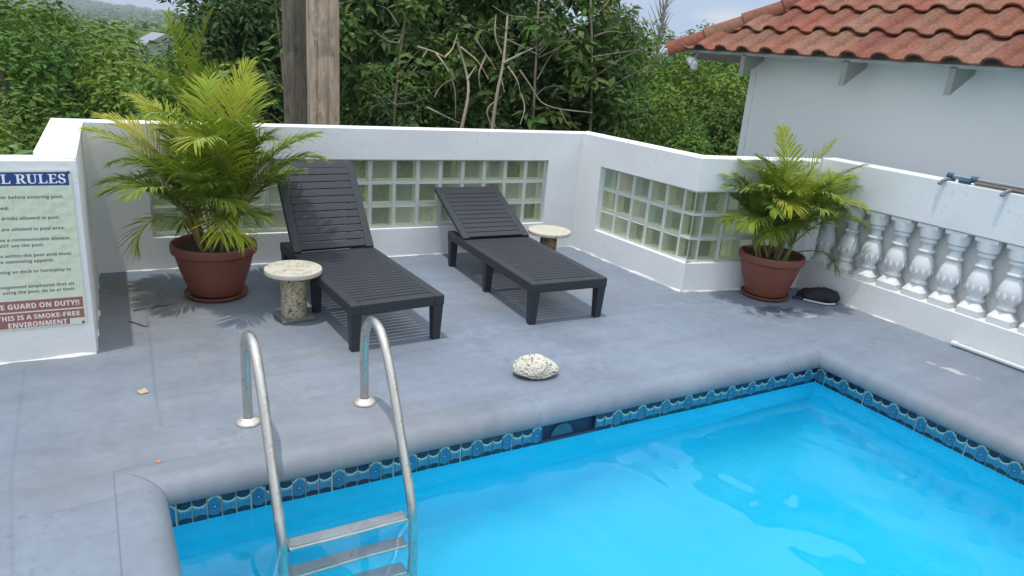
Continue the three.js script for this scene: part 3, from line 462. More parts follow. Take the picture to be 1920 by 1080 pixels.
// ---------------------------------------------------------------- sun loungers
const resin = std(sr(0.023, 0.025, 0.031), 0.55, { bumpMap: tex(256, 256, (u, v) => 0.6 * fbm(u * 3, v * 60, 3, 60) + 0.4 * fbm(u * 10, v * 120, 2, 120)), bumpScale: 0.0012 });
function lounger(x, z, deg, backDeg, label) { // local: x across (0..0.62), z = 0 at the foot end, running to -1.52 at the head
  const o = thing('sun_lounger', label, 'sun lounger', [x, 0, z], deg * Math.PI / 180, 'dark slatted sun loungers by the wall');
  const W = 0.62, L = 1.50, T = 0.305, rw = 0.066, hinge = -1.20;
  for (const s of [0, 1]) part('side_rail', rbox(rw, 0.07, L, 0.010, s ? W - rw / 2 : rw / 2, T - 0.035, -L / 2), resin, o);
  part('foot_rail', rbox(W - 2 * rw + 0.004, 0.07, 0.075, 0.008, W / 2, T - 0.036, -0.040), resin, o);
  part('head_rail', rbox(W - 2 * rw + 0.004, 0.055, 0.05, 0.008, W / 2, T - 0.05, -L + 0.027), resin, o);
  part('middle_beam', box(W - 2 * rw, 0.03, 0.04, W / 2, T - 0.05, -0.76), resin, o);
  const slat = rbox(W - 2 * rw + 0.01, 0.016, 0.0395, 0.004), n = 22, span = -hinge - 0.085;
  for (let k = 0; k < n; k++) part('slat', slat, resin, o).position.set(W / 2, T - 0.0095, -0.083 - (k + 0.5) * span / n);
  const legs = new THREE.BoxGeometry(0.07, 0.30, 0.075, 1, 1, 1), lp = legs.attributes.position; // tapered
  for (let k = 0; k < lp.count; k++) if (lp.getY(k) < 0) { lp.setX(k, lp.getX(k) * 0.70); lp.setZ(k, lp.getZ(k) * 0.62); } legs.computeVertexNormals();
  for (const zz of [-0.040, -0.765, -1.462]) for (const s of [0, 1]) part('leg', legs, resin, o).position.set(s ? W - 0.039 : 0.039, 0.150, zz);
  const b = new THREE.Group(); b.name = 'backrest'; b.position.set(0, T - 0.012, hinge + 0.012); b.rotation.x = backDeg * Math.PI / 180; o.add(b);
  const BL = 0.735, ix = 0.004;
  for (const s of [0, 1]) part('back_rail', rbox(0.062, 0.034, BL, 0.008, s ? W - 0.031 - ix : 0.031 + ix, 0.017, -BL / 2), resin, b);
  part('back_rail', rbox(W - 0.124, 0.030, 0.05, 0.006, W / 2, 0.017, -BL + 0.026), resin, b);
  const bs = rbox(W - 0.128, 0.015, 0.0555, 0.004), m = 11, bspan = BL - 0.06;
  for (let k = 0; k < m; k++) part('slat', bs, resin, b).position.set(W / 2, 0.026, -0.012 - (k + 0.5) * bspan / m);
  const a = backDeg * Math.PI / 180, px = 0.42; // prop from the backrest down to the frame
  for (const s of [0.10, W - 0.10]) { const top = V(s, T - 0.01 + px * Math.sin(a), hinge - px * Math.cos(a)), bot = V(s, T - 0.05, Math.max(-L + 0.06, hinge - px * Math.cos(a) - 0.06)); part('prop', tube([top, bot], 0.013, 0.013, 2, 8), resin, o); }
  return o;
}
lounger(-0.935, -4.02, 33.5, 50, 'dark slatted sun lounger with steeply raised back beside the palm');
lounger(0.135, -4.715, 28.6, 23, 'dark slatted sun lounger with low tilted back by the wall corner');
// ---------------------------------------------------------------- stone tables, rock
const stoneMap = tex(512, 512, (u, v) => { const a = fbm(u * 10, v * 10, 4, 10), b = step(0.55, 0.66, fbm(u * 24, v * 24, 3, 24)), c = step(0.54, 0.64, fbm(u * 5 + 7, v * 5, 4, 5)); const k = 0.80 + 0.25 * (a - 0.5) - 0.19 * b; return [k - 0.18 * c * b, k * 0.97 - 0.20 * c * b, k * 0.88 - 0.20 * c * b]; }, { srgb: true });
const stoneBump = tex(256, 256, (u, v) => 0.5 * fbm(u * 30, v * 30, 3, 30) + 0.5 * (1 - step(0.55, 0.68, fbm(u * 22, v * 22, 2, 22))));
const stoneFine = stoneMap.clone(); stoneFine.repeat.set(2, 1.4); stoneFine.needsUpdate = true;
const stone = std(sr(0.72, 0.68, 0.56), 0.9, { map: stoneFine, bumpMap: stoneBump, bumpScale: 0.008 });
const topMap = canvasTex(512, 512, (c, W) => { c.fillStyle = '#cdc6b2'; c.fillRect(0, 0, W, W); reseed(5); for (let k = 0; k < 2600; k++) { const x = rnd() * W, y = rnd() * W, g = fbm(x * 0.016, y * 0.016, 4), d = Math.hypot(x - W / 2, y - W / 2) / W; if (g > 0.52 - 0.03 * rnd() && d < 0.46) { c.fillStyle = `rgba(${rr(70, 140) | 0},${rr(52, 100) | 0},${rr(48, 90) | 0},0.42)`; c.save(); c.translate(x, y); c.rotate(g * 20); c.fillRect(0, 0, 6 + rnd() * 16, 1.5 + rnd() * 4); c.restore(); } else if (rnd() < 0.3) { c.fillStyle = 'rgba(232,226,210,0.5)'; c.fillRect(x, y, 4, 3); } } });
const topStone = std(sr(0.85, 0.85, 0.85), 0.85, { map: topMap, bumpMap: stoneBump, bumpScale: 0.003 });
const woodTopMap = canvasTex(512, 512, (c, W) => { c.fillStyle = '#d2cbb8'; c.fillRect(0, 0, W, W); reseed(15); for (let k = 0; k < 900; k++) { const x = rnd() * W, y = rnd() * W; c.fillStyle = rnd() < 0.5 ? 'rgba(150,140,110,0.35)' : 'rgba(228,220,196,0.4)'; c.fillRect(x, y, 20 + rnd() * 70, 1 + rnd() * 4); } });
function roundTop(r, h, y, mat) { const g = lathe([[0.0001, h], [r * 0.97, h], [r * 0.99, h - 0.003], [r, h - 0.009], [r, 0.006], [r * 0.985, 0], [0.0001, 0]], 48).translate(0, y, 0), p = g.attributes.position, uv = []; for (let i = 0; i < p.count; i++) uv.push(p.getX(i) / r / 2 + 0.5, p.getZ(i) / r / 2 + 0.5); g.setAttribute('uv', new THREE.Float32BufferAttribute(uv, 2)); return g; }
{
  const a = thing('stone_table', 'round stained stone table on an octagonal pillar beside the steep-backed lounger', 'table', [-1.43, 0, -4.53], 0.3);
  part('table_top', roundTop(0.183, 0.034, 0.316, topStone), topStone, a);
  part('pillar', new THREE.CylinderGeometry(0.083, 0.083, 0.294, 8).translate(0, 0.169, 0), stone, a);
  part('base', rbox(0.215, 0.024, 0.215, 0.005, 0, 0.0125, 0).rotateY(0.35), std(sr(0.20, 0.20, 0.18), 0.9, { bumpMap: stoneBump, bumpScale: 0.006 }), a);
  const b = thing('stone_table', 'round pale table on a brown pillar by the wall corner', 'table', [0.285, 0, -6.19], 0.2);
  part('table_top', roundTop(0.187, 0.030, 0.315), std(sr(0.82, 0.82, 0.80), 0.8, { map: woodTopMap, bumpMap: stoneBump, bumpScale: 0.002 }), b);
  part('pillar', new THREE.CylinderGeometry(0.076, 0.076, 0.294, 8).translate(0, 0.168, 0), std(sr(0.42, 0.33, 0.25), 0.9, { map: stoneMap, bumpMap: stoneBump, bumpScale: 0.008 }), b);
  part('base', rbox(0.21, 0.022, 0.21, 0.005, 0, 0.0115, 0), std(sr(0.26, 0.25, 0.23), 0.9), b);
}
{ // coral rock
  const g = new THREE.IcosahedronGeometry(1, 60), p = g.attributes.position; reseed(31);
  const pits = Array.from({ length: 210 }, () => { const v = V(rr(-1, 1), rr(-1, 1), rr(-1, 1)).normalize(); return [v, 0.035 + 0.09 * rnd() * rnd()]; });
  for (let i = 0; i < p.count; i++) {
    const v = V(p.getX(i), p.getY(i), p.getZ(i)).normalize(); let r = 1 + 0.26 * (fbm(v.x * 1.7 + 9, v.y * 1.7 + v.z * 1.3 + 9, 3) - 0.5) + 0.05 * (fbm(v.x * 9 + 30, v.y * 9 + v.z * 7 + 30, 2) - 0.5);
    for (const [c, s] of pits) { const d = v.distanceTo(c); if (d < s) r -= 0.085 * (s / 0.08) * (1 - (d / s) ** 2); }
    const y = v.y > 0 ? v.y * 0.112 : v.y * 0.050; const tip = v.x > 0.6 ? 1 + 0.25 * (v.x - 0.6) : 1;
    p.setXYZ(i, v.x * r * 0.136 * tip, 0.047 + y * r * (v.x > 0.3 ? 1 - 0.35 * (v.x - 0.3) : 1), v.z * r * 0.105);
  }
  g.computeVertexNormals(); const q = g.attributes.position, uv = []; for (let i = 0; i < q.count; i++) uv.push(q.getX(i) * 4, q.getZ(i) * 4 + q.getY(i) * 3); g.setAttribute('uv', new THREE.Float32BufferAttribute(uv, 2));
  const rc = []; for (let i = 0; i < q.count; i++) { const x = q.getX(i), y = q.getY(i), z = q.getZ(i), d = step(0.60, 0.72, fbm(x * 95 + z * 38 + 40, y * 110 - z * 70 + 40, 3)), k = 0.95 + 0.25 * (fbm(x * 22 + z * 11 + 9, y * 24 + z * 17 + 9, 3) - 0.5); rc.push(0.60 * k * (1 - 0.62 * d), 0.56 * k * (1 - 0.64 * d), 0.46 * k * (1 - 0.66 * d)); } g.setAttribute('color', new THREE.Float32BufferAttribute(rc, 3));
  const m = tagged('coral_rock', g, std(sr(1, 1, 1), 0.95, { vertexColors: true }), 'pale pitted coral rock lying on the deck by the pool', 'rock'); m.position.set(0.17, 0.0, -3.93); m.rotation.y = 0.25; m.scale.set(0.95, 0.78, 0.95);
}
// ---------------------------------------------------------------- pool ladder
{
  const lad = thing('pool_ladder', 'stainless steel pool ladder with two arched handrails', 'ladder'), rough = tex(256, 256, (u, v) => 0.36 + 0.30 * fbm(u * 8, v * 20, 3, 8) + 0.25 * step(0.62, 0.72, fbm(u * 30, v * 30, 2, 30)));
  const wear = tex(256, 256, (u, v) => { const a = step(0.60, 0.74, fbm(u * 12, v * 12, 4, 12)); return [0.86 - 0.10 * a, 0.84 - 0.16 * a, 0.80 - 0.24 * a]; });
  wear.repeat.set(5, 5);
  const steel = new THREE.MeshStandardMaterial({ color: sr(0.66, 0.65, 0.62), metalness: 1, roughness: 0.8, roughnessMap: rough, map: wear }), flangeM = std(sr(0.62, 0.56, 0.48), 0.45, { metalness: 0.7 });
  const path = [[-0.379, 0.004], [-0.384, 0.12], [-0.389, 0.25], [-0.387, 0.355], [-0.360, 0.435], [-0.294, 0.486], [-0.212, 0.498], [-0.132, 0.468], [-0.067, 0.405], [0.018, 0.285], [0.118, 0.115], [0.218, -0.055], [0.280, -0.165], [0.306, -0.24], [0.318, -0.33], [0.322, -0.55], [0.322, -1.18]];
  for (const al of [0.427, 1.005]) {
    const r = part('handrail', tube(path.map(([b, y]) => pool(al, b, y)), 0.0225, 0.0225, 90, 20), steel, lad);
    const f = pool(al, -0.379), fl = part('flange', lathe([[0.024, 0.030], [0.030, 0.028], [0.036, 0.024], [0.052, 0.016], [0.058, 0.006], [0.058, 0.0005], [0.0, 0.0005]], 28), flangeM, r); fl.position.set(f.x, 0, f.z);
    const e = pool(al, 0.322); part('rubber_foot', new THREE.CylinderGeometry(0.028, 0.028, 0.07, 16).translate(e.x, -1.20, e.z), std(sr(0.05, 0.05, 0.06), 0.7), r);
  }
  const gripT = tex(64, 64, (u, v) => ((Math.floor(u * 32) + Math.floor(v * 32)) % 2 ? 0.95 : 0.55)), grip = std(sr(0.52, 0.55, 0.56), 0.6, { map: gripT, bumpMap: gripT, bumpScale: 0.002 }); gripT.repeat.set(6, 1.2);
  const len = 0.535, ang = Math.atan2(PN[0], PN[1]);
  [[-0.270, 0.276], [-0.515, 0.276], [-0.76, 0.28]].forEach(([y, b]) => {
    const o = new THREE.Group(); o.name = 'tread'; lad.add(o); const c = pool(0.716, b); o.position.set(c.x, y, c.z); o.rotation.y = ang;
    part('tread_pan', rbox(len, 0.026, 0.082, 0.008, 0, 0, 0.01), steel, o);
    for (const s of [-1, 1]) part('grip_pad', rbox(len / 2 - 0.02, 0.006, 0.056, 0.0025, s * (len / 4 - 0.002), 0.0145, 0.01), grip, o);
  });
}
// ---------------------------------------------------------------- potted palms
const leafMat = new THREE.MeshPhysicalMaterial({ color: 0xffffff, vertexColors: true, roughness: 0.8, specularIntensity: 0.35, transmission: 0.35, thickness: 0, side: THREE.DoubleSide });
const palmMat = new THREE.MeshPhysicalMaterial({ color: 0xffffff, vertexColors: true, roughness: 0.7, specularIntensity: 0.4, transmission: 0.4, thickness: 0, side: THREE.DoubleSide });
function frond({ base, az, el, len, droop, hue = 0, leaflet = 0.30, pairs = 50, start = 0.24, vee = 0.45, wid = 0.0125, twist = 0 }) {
  const N = 18, P = [], T = []; let p = base.clone(), e = el; const h = V(Math.sin(az), 0, Math.cos(az));
  for (let i = 0; i <= N; i++) { const s = i / N; e = el - droop * Math.pow(s, 1.7); const a2 = az + twist * s; h.set(Math.sin(a2), 0, Math.cos(a2)); const t = V(0, Math.sin(e), 0).addScaledVector(h, Math.cos(e)); P.push(p.clone()); T.push(t); p = p.clone().addScaledVector(t, len / N); }
  const pos = [], col = [], idx = [];
  const green = [0.13, 0.23, 0.018], yellow = [0.52, 0.45, 0.030], lime = [0.28, 0.39, 0.024], brown = [0.36, 0.25, 0.12];
  const mix = (a, b, k) => a.map((v, i) => v + (b[i] - v) * k);
  const baseC = hue < 0.5 ? mix(green, lime, hue * 2) : mix(lime, yellow, hue * 2 - 1);
  for (let i = 0; i < N; i++) { // rachis: three-sided stalk
    const r0 = 0.0075 * (1 - 0.85 * i / N), r1 = 0.0075 * (1 - 0.85 * (i + 1) / N), k = pos.length / 3, cc = mix([0.22, 0.26, 0.05], [0.40, 0.34, 0.06], 0.4 + 0.4 * hue);
    for (const [q, t, r] of [[P[i], T[i], r0], [P[i + 1], T[i + 1], r1]]) { const sd = V().crossVectors(t, V(0, 1, 0)).normalize(), u = V().crossVectors(sd, t); for (let a = 0; a < 3; a++) { const g = a / 3 * 6.283 + 0.5, v = q.clone().addScaledVector(sd, Math.cos(g) * r).addScaledVector(u, Math.sin(g) * r); pos.push(v.x, v.y, v.z); col.push(...cc); } }
    for (let a = 0; a < 3; a++) { const b = (a + 1) % 3; idx.push(k + a, k + b, k + 3 + a, k + b, k + 3 + b, k + 3 + a); }
  }
  for (let j = 0; j < pairs; j++) for (const sgn of [-1, 1]) {
    const f = (j + 0.5 + 0.3 * (rnd() - 0.5)) / pairs, s = start + (1 - start) * f, x = s * N, i = Math.min(N - 1, x | 0), w = x - i;
    const q = P[i].clone().lerp(P[i + 1], w), t = T[i].clone().lerp(T[i + 1], w).normalize(), sd = V().crossVectors(t, V(0, 1, 0)).normalize(), u = V().crossVectors(sd, t).normalize();
    const prof = Math.pow(Math.sin(Math.PI * (0.16 + 0.78 * f)), 0.7), ll = leaflet * prof * rr(0.85, 1.12), fa = 1.02 - 0.55 * f + rr(-0.10, 0.10), ve = vee * (1 - 0.3 * f) + rr(-0.12, 0.12);
    const d = t.clone().multiplyScalar(Math.cos(fa)).addScaledVector(sd, sgn * Math.sin(fa) * Math.cos(ve)).addScaledVector(u, Math.sin(fa) * Math.sin(ve)).normalize();
    const wv = V().crossVectors(d, u).normalize(), k = pos.length / 3, sag = ll * rr(0.12, 0.48), wd = wid * rr(0.8, 1.15);
    const m1 = q.clone().addScaledVector(d, ll * 0.38); m1.y -= sag * 0.14; const m2 = q.clone().addScaledVector(d, ll * 0.74); m2.y -= sag * 0.52; const tip = q.clone().addScaledVector(d, ll); tip.y -= sag;
    const keel = u.clone().multiplyScalar(wd * 0.22);
    for (const v of [q.clone().addScaledVector(wv, wd * 0.18), q.clone().addScaledVector(wv, -wd * 0.18), m1.clone().addScaledVector(wv, wd / 2).add(keel), m1.clone().addScaledVector(wv, -wd / 2).add(keel), m1, m2.clone().addScaledVector(wv, wd * 0.38), m2.clone().addScaledVector(wv, -wd * 0.38), tip]) pos.push(v.x, v.y, v.z);
    const c0 = mix(baseC, rnd() < 0.5 ? yellow : green, rr(0, 0.28)), dry = rnd() < 0.10 + 0.12 * hue ? rr(0.4, 1) : 0, ct = mix(c0, brown, dry);
    for (let z = 0; z < 5; z++) col.push(...c0); col.push(...mix(c0, ct, 0.6), ...mix(c0, ct, 0.6), ...ct);
    idx.push(k, k + 2, k + 4, k, k + 4, k + 1, k + 1, k + 4, k + 3, k + 2, k + 5, k + 4, k + 4, k + 5, k + 6, k + 4, k + 6, k + 3, k + 5, k + 7, k + 6);
  }
  return geoFrom(pos, idx, null, col);
}
function pot(o, rim, base, h, tone) {
  const clay = std(sr(...tone), 0.5, { bumpMap: plasterBump, bumpScale: 0.0008 });
  const R = rim, B = base, p = part('pot', lathe([[0.0001, 0.03], [B * 0.96, 0.03], [B, 0.036], [B + (R - B) * 0.16, 0.09], [B + (R - B) * 0.55, h * 0.55], [R * 0.915, h - 0.075], [R * 0.925, h - 0.068], [R * 0.985, h - 0.064], [R, h - 0.052], [R * 1.004, h - 0.015], [R * 0.995, h - 0.004], [R * 0.97, h], [R * 0.93, h - 0.003], [R * 0.915, h - 0.012], [R * 0.88, h - 0.06], [R * 0.80, h - 0.20]], 56), clay, o);
  part('saucer', lathe([[0.0001, 0.004], [B * 1.04, 0.003], [B * 1.17, 0.010], [B * 1.215, 0.030], [B * 1.19, 0.034], [B * 1.13, 0.018], [0.0001, 0.014]], 56), clay, o);
  const sg = new THREE.CircleGeometry(R * 0.90, 40).rotateX(-Math.PI / 2), sp = sg.attributes.position; part('soil', lathe([[R * 0.90, h - 0.055], [R * 0.6, h - 0.042], [R * 0.3, h - 0.05], [0.0001, h - 0.04]], 40), std(sr(0.05, 0.04, 0.03), 1), o);
}
function palm(label, pos, turn, size, list, tone, seedv) {
  const o = thing('potted_palm', label, 'potted plant', pos, turn, 'palms in terracotta pots'); reseed(seedv);
  pot(o, 0.283 * size.pot, 0.176 * size.pot, size.h, tone);
  const canes = [];
  for (let k = 0; k < size.canes; k++) { const a = rnd() * 6.283, r = 0.13 * Math.sqrt(rnd()), h = rr(0.18, 0.42) * size.s, b = V(Math.sin(a) * r, size.h - 0.05, Math.cos(a) * r), lean = rr(0.05, 0.22), t = b.clone().add(V(Math.sin(a) * lean * h * 2, h, Math.cos(a) * lean * h * 2)); canes.push(t); part('cane', tube([b, b.clone().lerp(t, 0.5), t], 0.011, 0.008, 4, 7), std(sr(rr(0.13, 0.28), rr(0.17, 0.24), 0.05), 0.6), o); }
  list.forEach((f, k) => { const c = canes[k % canes.length]; part('frond', frond({ base: V(f.bx ?? c.x * 0.8, f.by ?? c.y - 0.06, f.bz ?? c.z * 0.8), ...f }), palmMat, o); });
  return o;
}
const D2 = Math.PI / 180;
{
  // azimuth 0 faces the camera (+z), 90 is towards +x
  const big = [
    { az: 150 * D2, el: 88 * D2, len: 1.06, droop: 0.55, hue: 0.72, leaflet: 0.34, bx: 0.09, by: 0.55, bz: 0 }, { az: 200 * D2, el: 84 * D2, len: 0.98, droop: 0.75, hue: 0.45, leaflet: 0.34, bx: 0.0, by: 0.55, bz: 0 },
    { az: 262 * D2, el: 62 * D2, len: 0.98, droop: 0.85, hue: 0.9, leaflet: 0.34, bx: -0.05, by: 0.5, bz: 0 }, { az: 282 * D2, el: 58 * D2, len: 0.92, droop: 0.75, hue: 0.6, leaflet: 0.34, bx: -0.05, by: 0.5, bz: 0.02 },
    { az: 88 * D2, el: 60 * D2, len: 0.98, droop: 0.75, hue: 0.5, leaflet: 0.34, bx: 0.05, by: 0.5, bz: 0 }, { az: 100 * D2, el: 56 * D2, len: 0.80, droop: 0.5, hue: 0.6, leaflet: 0.30, bx: 0.06, by: 0.45, bz: 0 },
    { az: 110 * D2, el: 64 * D2, len: 0.9, droop: 0.9, hue: 0.5, leaflet: 0.33, bx: 0.05, by: 0.5, bz: -0.03 }, { az: 240 * D2, el: 72 * D2, len: 0.98, droop: 1.0, hue: 0.6, leaflet: 0.32, bx: -0.04, by: 0.5, bz: -0.03 },
    { az: 30 * D2, el: 78 * D2, len: 0.92, droop: 1.2, hue: 0.40, leaflet: 0.32 }, { az: 330 * D2, el: 74 * D2, len: 0.92, droop: 1.35, hue: 0.30, leaflet: 0.32 }, { az: 0, el: 70 * D2, len: 0.86, droop: 1.6, hue: 0.6, leaflet: 0.32 },
    { az: 140 * D2, el: 52 * D2, len: 0.6, droop: 0.9, hue: 0.2, leaflet: 0.28 }, { az: 300 * D2, el: 50 * D2, len: 0.6, droop: 1.2, hue: 0.15, leaflet: 0.30 }, { az: 274 * D2, el: 40 * D2, len: 0.66, droop: 1.05, hue: 0.35, leaflet: 0.28 },
    { az: 60 * D2, el: 34 * D2, len: 0.5, droop: 1.0, hue: 0.25, leaflet: 0.24 }, { az: 90 * D2, el: 36 * D2, len: 0.5, droop: 0.9, hue: 0.1, leaflet: 0.26 }, { az: 180 * D2, el: 80 * D2, len: 1.02, droop: 0.7, hue: 0.55, leaflet: 0.34 }, { az: 95 * D2, el: 74 * D2, len: 1.0, droop: 0.8, hue: 0.5, leaflet: 0.33 }, { az: 275 * D2, el: 76 * D2, len: 0.98, droop: 0.9, hue: 0.75, leaflet: 0.34 },
  ]; reseed(4);
  for (let k = 0; k < 34; k++) big.push({ az: (k * 137.5 + rr(-15, 15)) * D2, el: rr(52, 86) * D2, len: rr(0.44, 0.74), droop: rr(0.7, 1.6), hue: rr(0.02, 0.55), leaflet: rr(0.20, 0.30), pairs: 40 });
  for (let k = 0; k < 7; k++) big.push({ az: (k * 52 + 10) * D2, el: rr(15, 40) * D2, len: rr(0.34, 0.5), droop: rr(1.6, 2.2), hue: rr(0.1, 0.8), leaflet: 0.22, pairs: 16, start: 0.4 });
  palm('large yellow-green palm in a terracotta pot beside the glass block wall', [-2.085, 0, -4.865], 0, { pot: 1.0, h: 0.385, canes: 14, s: 1.0 }, big, [0.165, 0.052, 0.034], 41);
  const small = [
    { az: 60 * D2, el: 84 * D2, len: 0.94, droop: 0.55, hue: 0.62, leaflet: 0.26, bx: 0.05, by: 0.42, bz: 0 }, { az: 250 * D2, el: 78 * D2, len: 0.72, droop: 0.9, hue: 0.45, leaflet: 0.27 }, { az: 280 * D2, el: 66 * D2, len: 0.72, droop: 1.1, hue: 0.3, leaflet: 0.27 },
    { az: 95 * D2, el: 52 * D2, len: 0.85, droop: 0.95, hue: 0.3, leaflet: 0.26 }, { az: 75 * D2, el: 35 * D2, len: 0.78, droop: 0.9, hue: 0.2, leaflet: 0.25 }, { az: 100 * D2, el: 20 * D2, len: 0.7, droop: 0.7, hue: 0.1, leaflet: 0.24 },
    { az: 350 * D2, el: 60 * D2, len: 0.62, droop: 1.7, hue: 0.75, leaflet: 0.25 }, { az: 40 * D2, el: 62 * D2, len: 0.66, droop: 1.5, hue: 0.8, leaflet: 0.25 }, { az: 300 * D2, el: 48 * D2, len: 0.66, droop: 1.4, hue: 0.5, leaflet: 0.25 },
    { az: 66 * D2, el: 14 * D2, len: 0.40, droop: 1.7, hue: 0.5, leaflet: 0.15, pairs: 18, start: 0.35, bx: 0.17, by: 0.40, bz: 0.09 }, { az: 100 * D2, el: 62 * D2, len: 0.95, droop: 1.0, hue: 0.4, leaflet: 0.27 }, { az: 85 * D2, el: 44 * D2, len: 0.92, droop: 0.9, hue: 0.35, leaflet: 0.26 }, { az: 240 * D2, el: 56 * D2, len: 0.8, droop: 1.0, hue: 0.35, leaflet: 0.27 }, { az: 180 * D2, el: 82 * D2, len: 0.86, droop: 0.5, hue: 0.6, leaflet: 0.27 },
  ]; reseed(8);
  for (let k = 0; k < 50; k++) small.push({ az: (k * 137.5 + rr(-15, 15)) * D2, el: rr(40, 86) * D2, len: rr(0.46, 0.78), droop: rr(0.7, 1.7), hue: rr(0.05, 0.65), leaflet: rr(0.19, 0.27), pairs: 40, wid: 0.011 });
  palm('smaller bushy palm in a terracotta pot beside the balustrade', [2.12, 0, -5.875], 0.4, { pot: 0.93, h: 0.375, canes: 12, s: 0.8 }, small, [0.20, 0.062, 0.038], 63);
}
{ // black bag with a pale edge on the deck behind the smaller palm
  const o = thing('cloth_bag', 'crumpled black bag with a white edge beside the smaller potted palm', 'bag', [2.545, 0, -5.83], -0.42);
  const g = new THREE.SphereGeometry(1, 40, 24), p = g.attributes.position; for (let i = 0; i < p.count; i++) { const v = V(p.getX(i), p.getY(i), p.getZ(i)); const n = 1 + 0.5 * (fbm(v.x * 2.2 + 5, v.z * 2.2 + v.y + 9, 4) - 0.5); p.setXYZ(i, v.x * 0.185 * n, Math.max(0.001, 0.05 + v.y * 0.088 * n + 0.02 * v.x + 0.035 * (fbm(v.x * 3 + 2, v.z * 3 + 4, 3) - 0.5)), v.z * 0.085 * n); } g.computeVertexNormals();
  o.scale.setScalar(0.85);
  part('bag_body', g, std(sr(0.014, 0.014, 0.017), 0.75, { bumpMap: plasterBump, bumpScale: 0.003 }), o);
  part('pale_edge', tube([[-0.12, 0.016, 0.078], [0.0, 0.014, 0.09], [0.10, 0.015, 0.085], [0.165, 0.02, 0.05]], 0.009), std(sr(0.6, 0.62, 0.64), 0.6), o);
  part('blue_strap', tube([[-0.20, 0.012, 0.03], [-0.22, 0.02, 0.07], [-0.17, 0.03, 0.09], [-0.13, 0.02, 0.07]], 0.010), std(sr(0.02, 0.04, 0.12), 0.6), o);
}
{ // cleaning pole lying on hooks along the top rail
  const t = nrm(sub(EE, II)), rot = Math.atan2(-t[1], t[0]), at = (u, y, z) => V(u, y, z);
  const o = thing('cleaning_pole', 'grey pool cleaning pole with blue clamps lying on hooks along the balustrade', 'pole', [II[0], 0, II[1]], rot), grey = std(sr(0.30, 0.33, 0.35), 0.45, { metalness: 0.5, bumpMap: plasterBump, bumpScale: 0.001 }), blue = std(sr(0.03, 0.09, 0.17), 0.55);
  part('pole_tube', tube([[1.06, 1.178, -0.035], [2.5, 1.178, -0.037], [4.0, 1.178, -0.035]], 0.017, 0.017, 8, 14), grey, o);
  part('pole_tube', tube([[1.24, 1.160, -0.002], [2.5, 1.158, -0.002], [4.0, 1.159, -0.002]], 0.011, 0.011, 8, 12).translate(0, -0.003, -0.012), std(sr(0.20, 0.145, 0.10), 0.8), o);
  part('end_cap', tube([[1.03, 1.178, -0.035], [1.075, 1.178, -0.035]], 0.0195, 0.0195, 2, 14), blue, o); part('clamp', tube([[1.20, 1.176, -0.035], [1.245, 1.176, -0.035]], 0.023, 0.023, 2, 14), blue, o); part('clamp', tube([[1.13, 1.158, -0.012], [1.21, 1.156, -0.012]], 0.013, 0.013, 2, 12), blue, o);
  for (const u of [1.045, 1.475]) { const h = thing('hook', u < 1.2 ? 'grey hook under the blue end of the cleaning pole' : 'grey hook under the bare grey length of the cleaning pole', 'hook', [II[0], 0, II[1]], rot, 'hooks along the balustrade rail'); part('hook_arm', tube([[u + 0.03, 1.150, -0.06], [u + 0.015, 1.152, -0.03], [u, 1.152, -0.002], [u - 0.012, 1.140, 0.018], [u - 0.022, 1.122, 0.026]], 0.010, 0.012, 12, 10), std(sr(0.22, 0.23, 0.25), 0.5, { metalness: 0.3 }), h); part('hook_tip', new THREE.SphereGeometry(0.0145, 14, 10).scale(1.2, 0.9, 1).translate(u - 0.024, 1.118, 0.026), std(sr(0.2, 0.21, 0.23), 0.5), h); }
  const pp = thing('drain_pipe', 'thin white pipe lying along the foot of the balustrade', 'pipe', [II[0], 0, II[1]], rot); part('pipe_tube', tube([[1.42, 0.022, 0.034], [2.5, 0.022, 0.036], [4.1, 0.022, 0.034]], 0.0155, 0.0155, 8, 14), std(sr(0.60, 0.63, 0.62), 0.5), pp); part('pipe_coupling', tube([[1.40, 0.0225, 0.034], [1.45, 0.0225, 0.034]], 0.020, 0.020, 2, 14), std(sr(0.68, 0.69, 0.67), 0.55), pp);
}
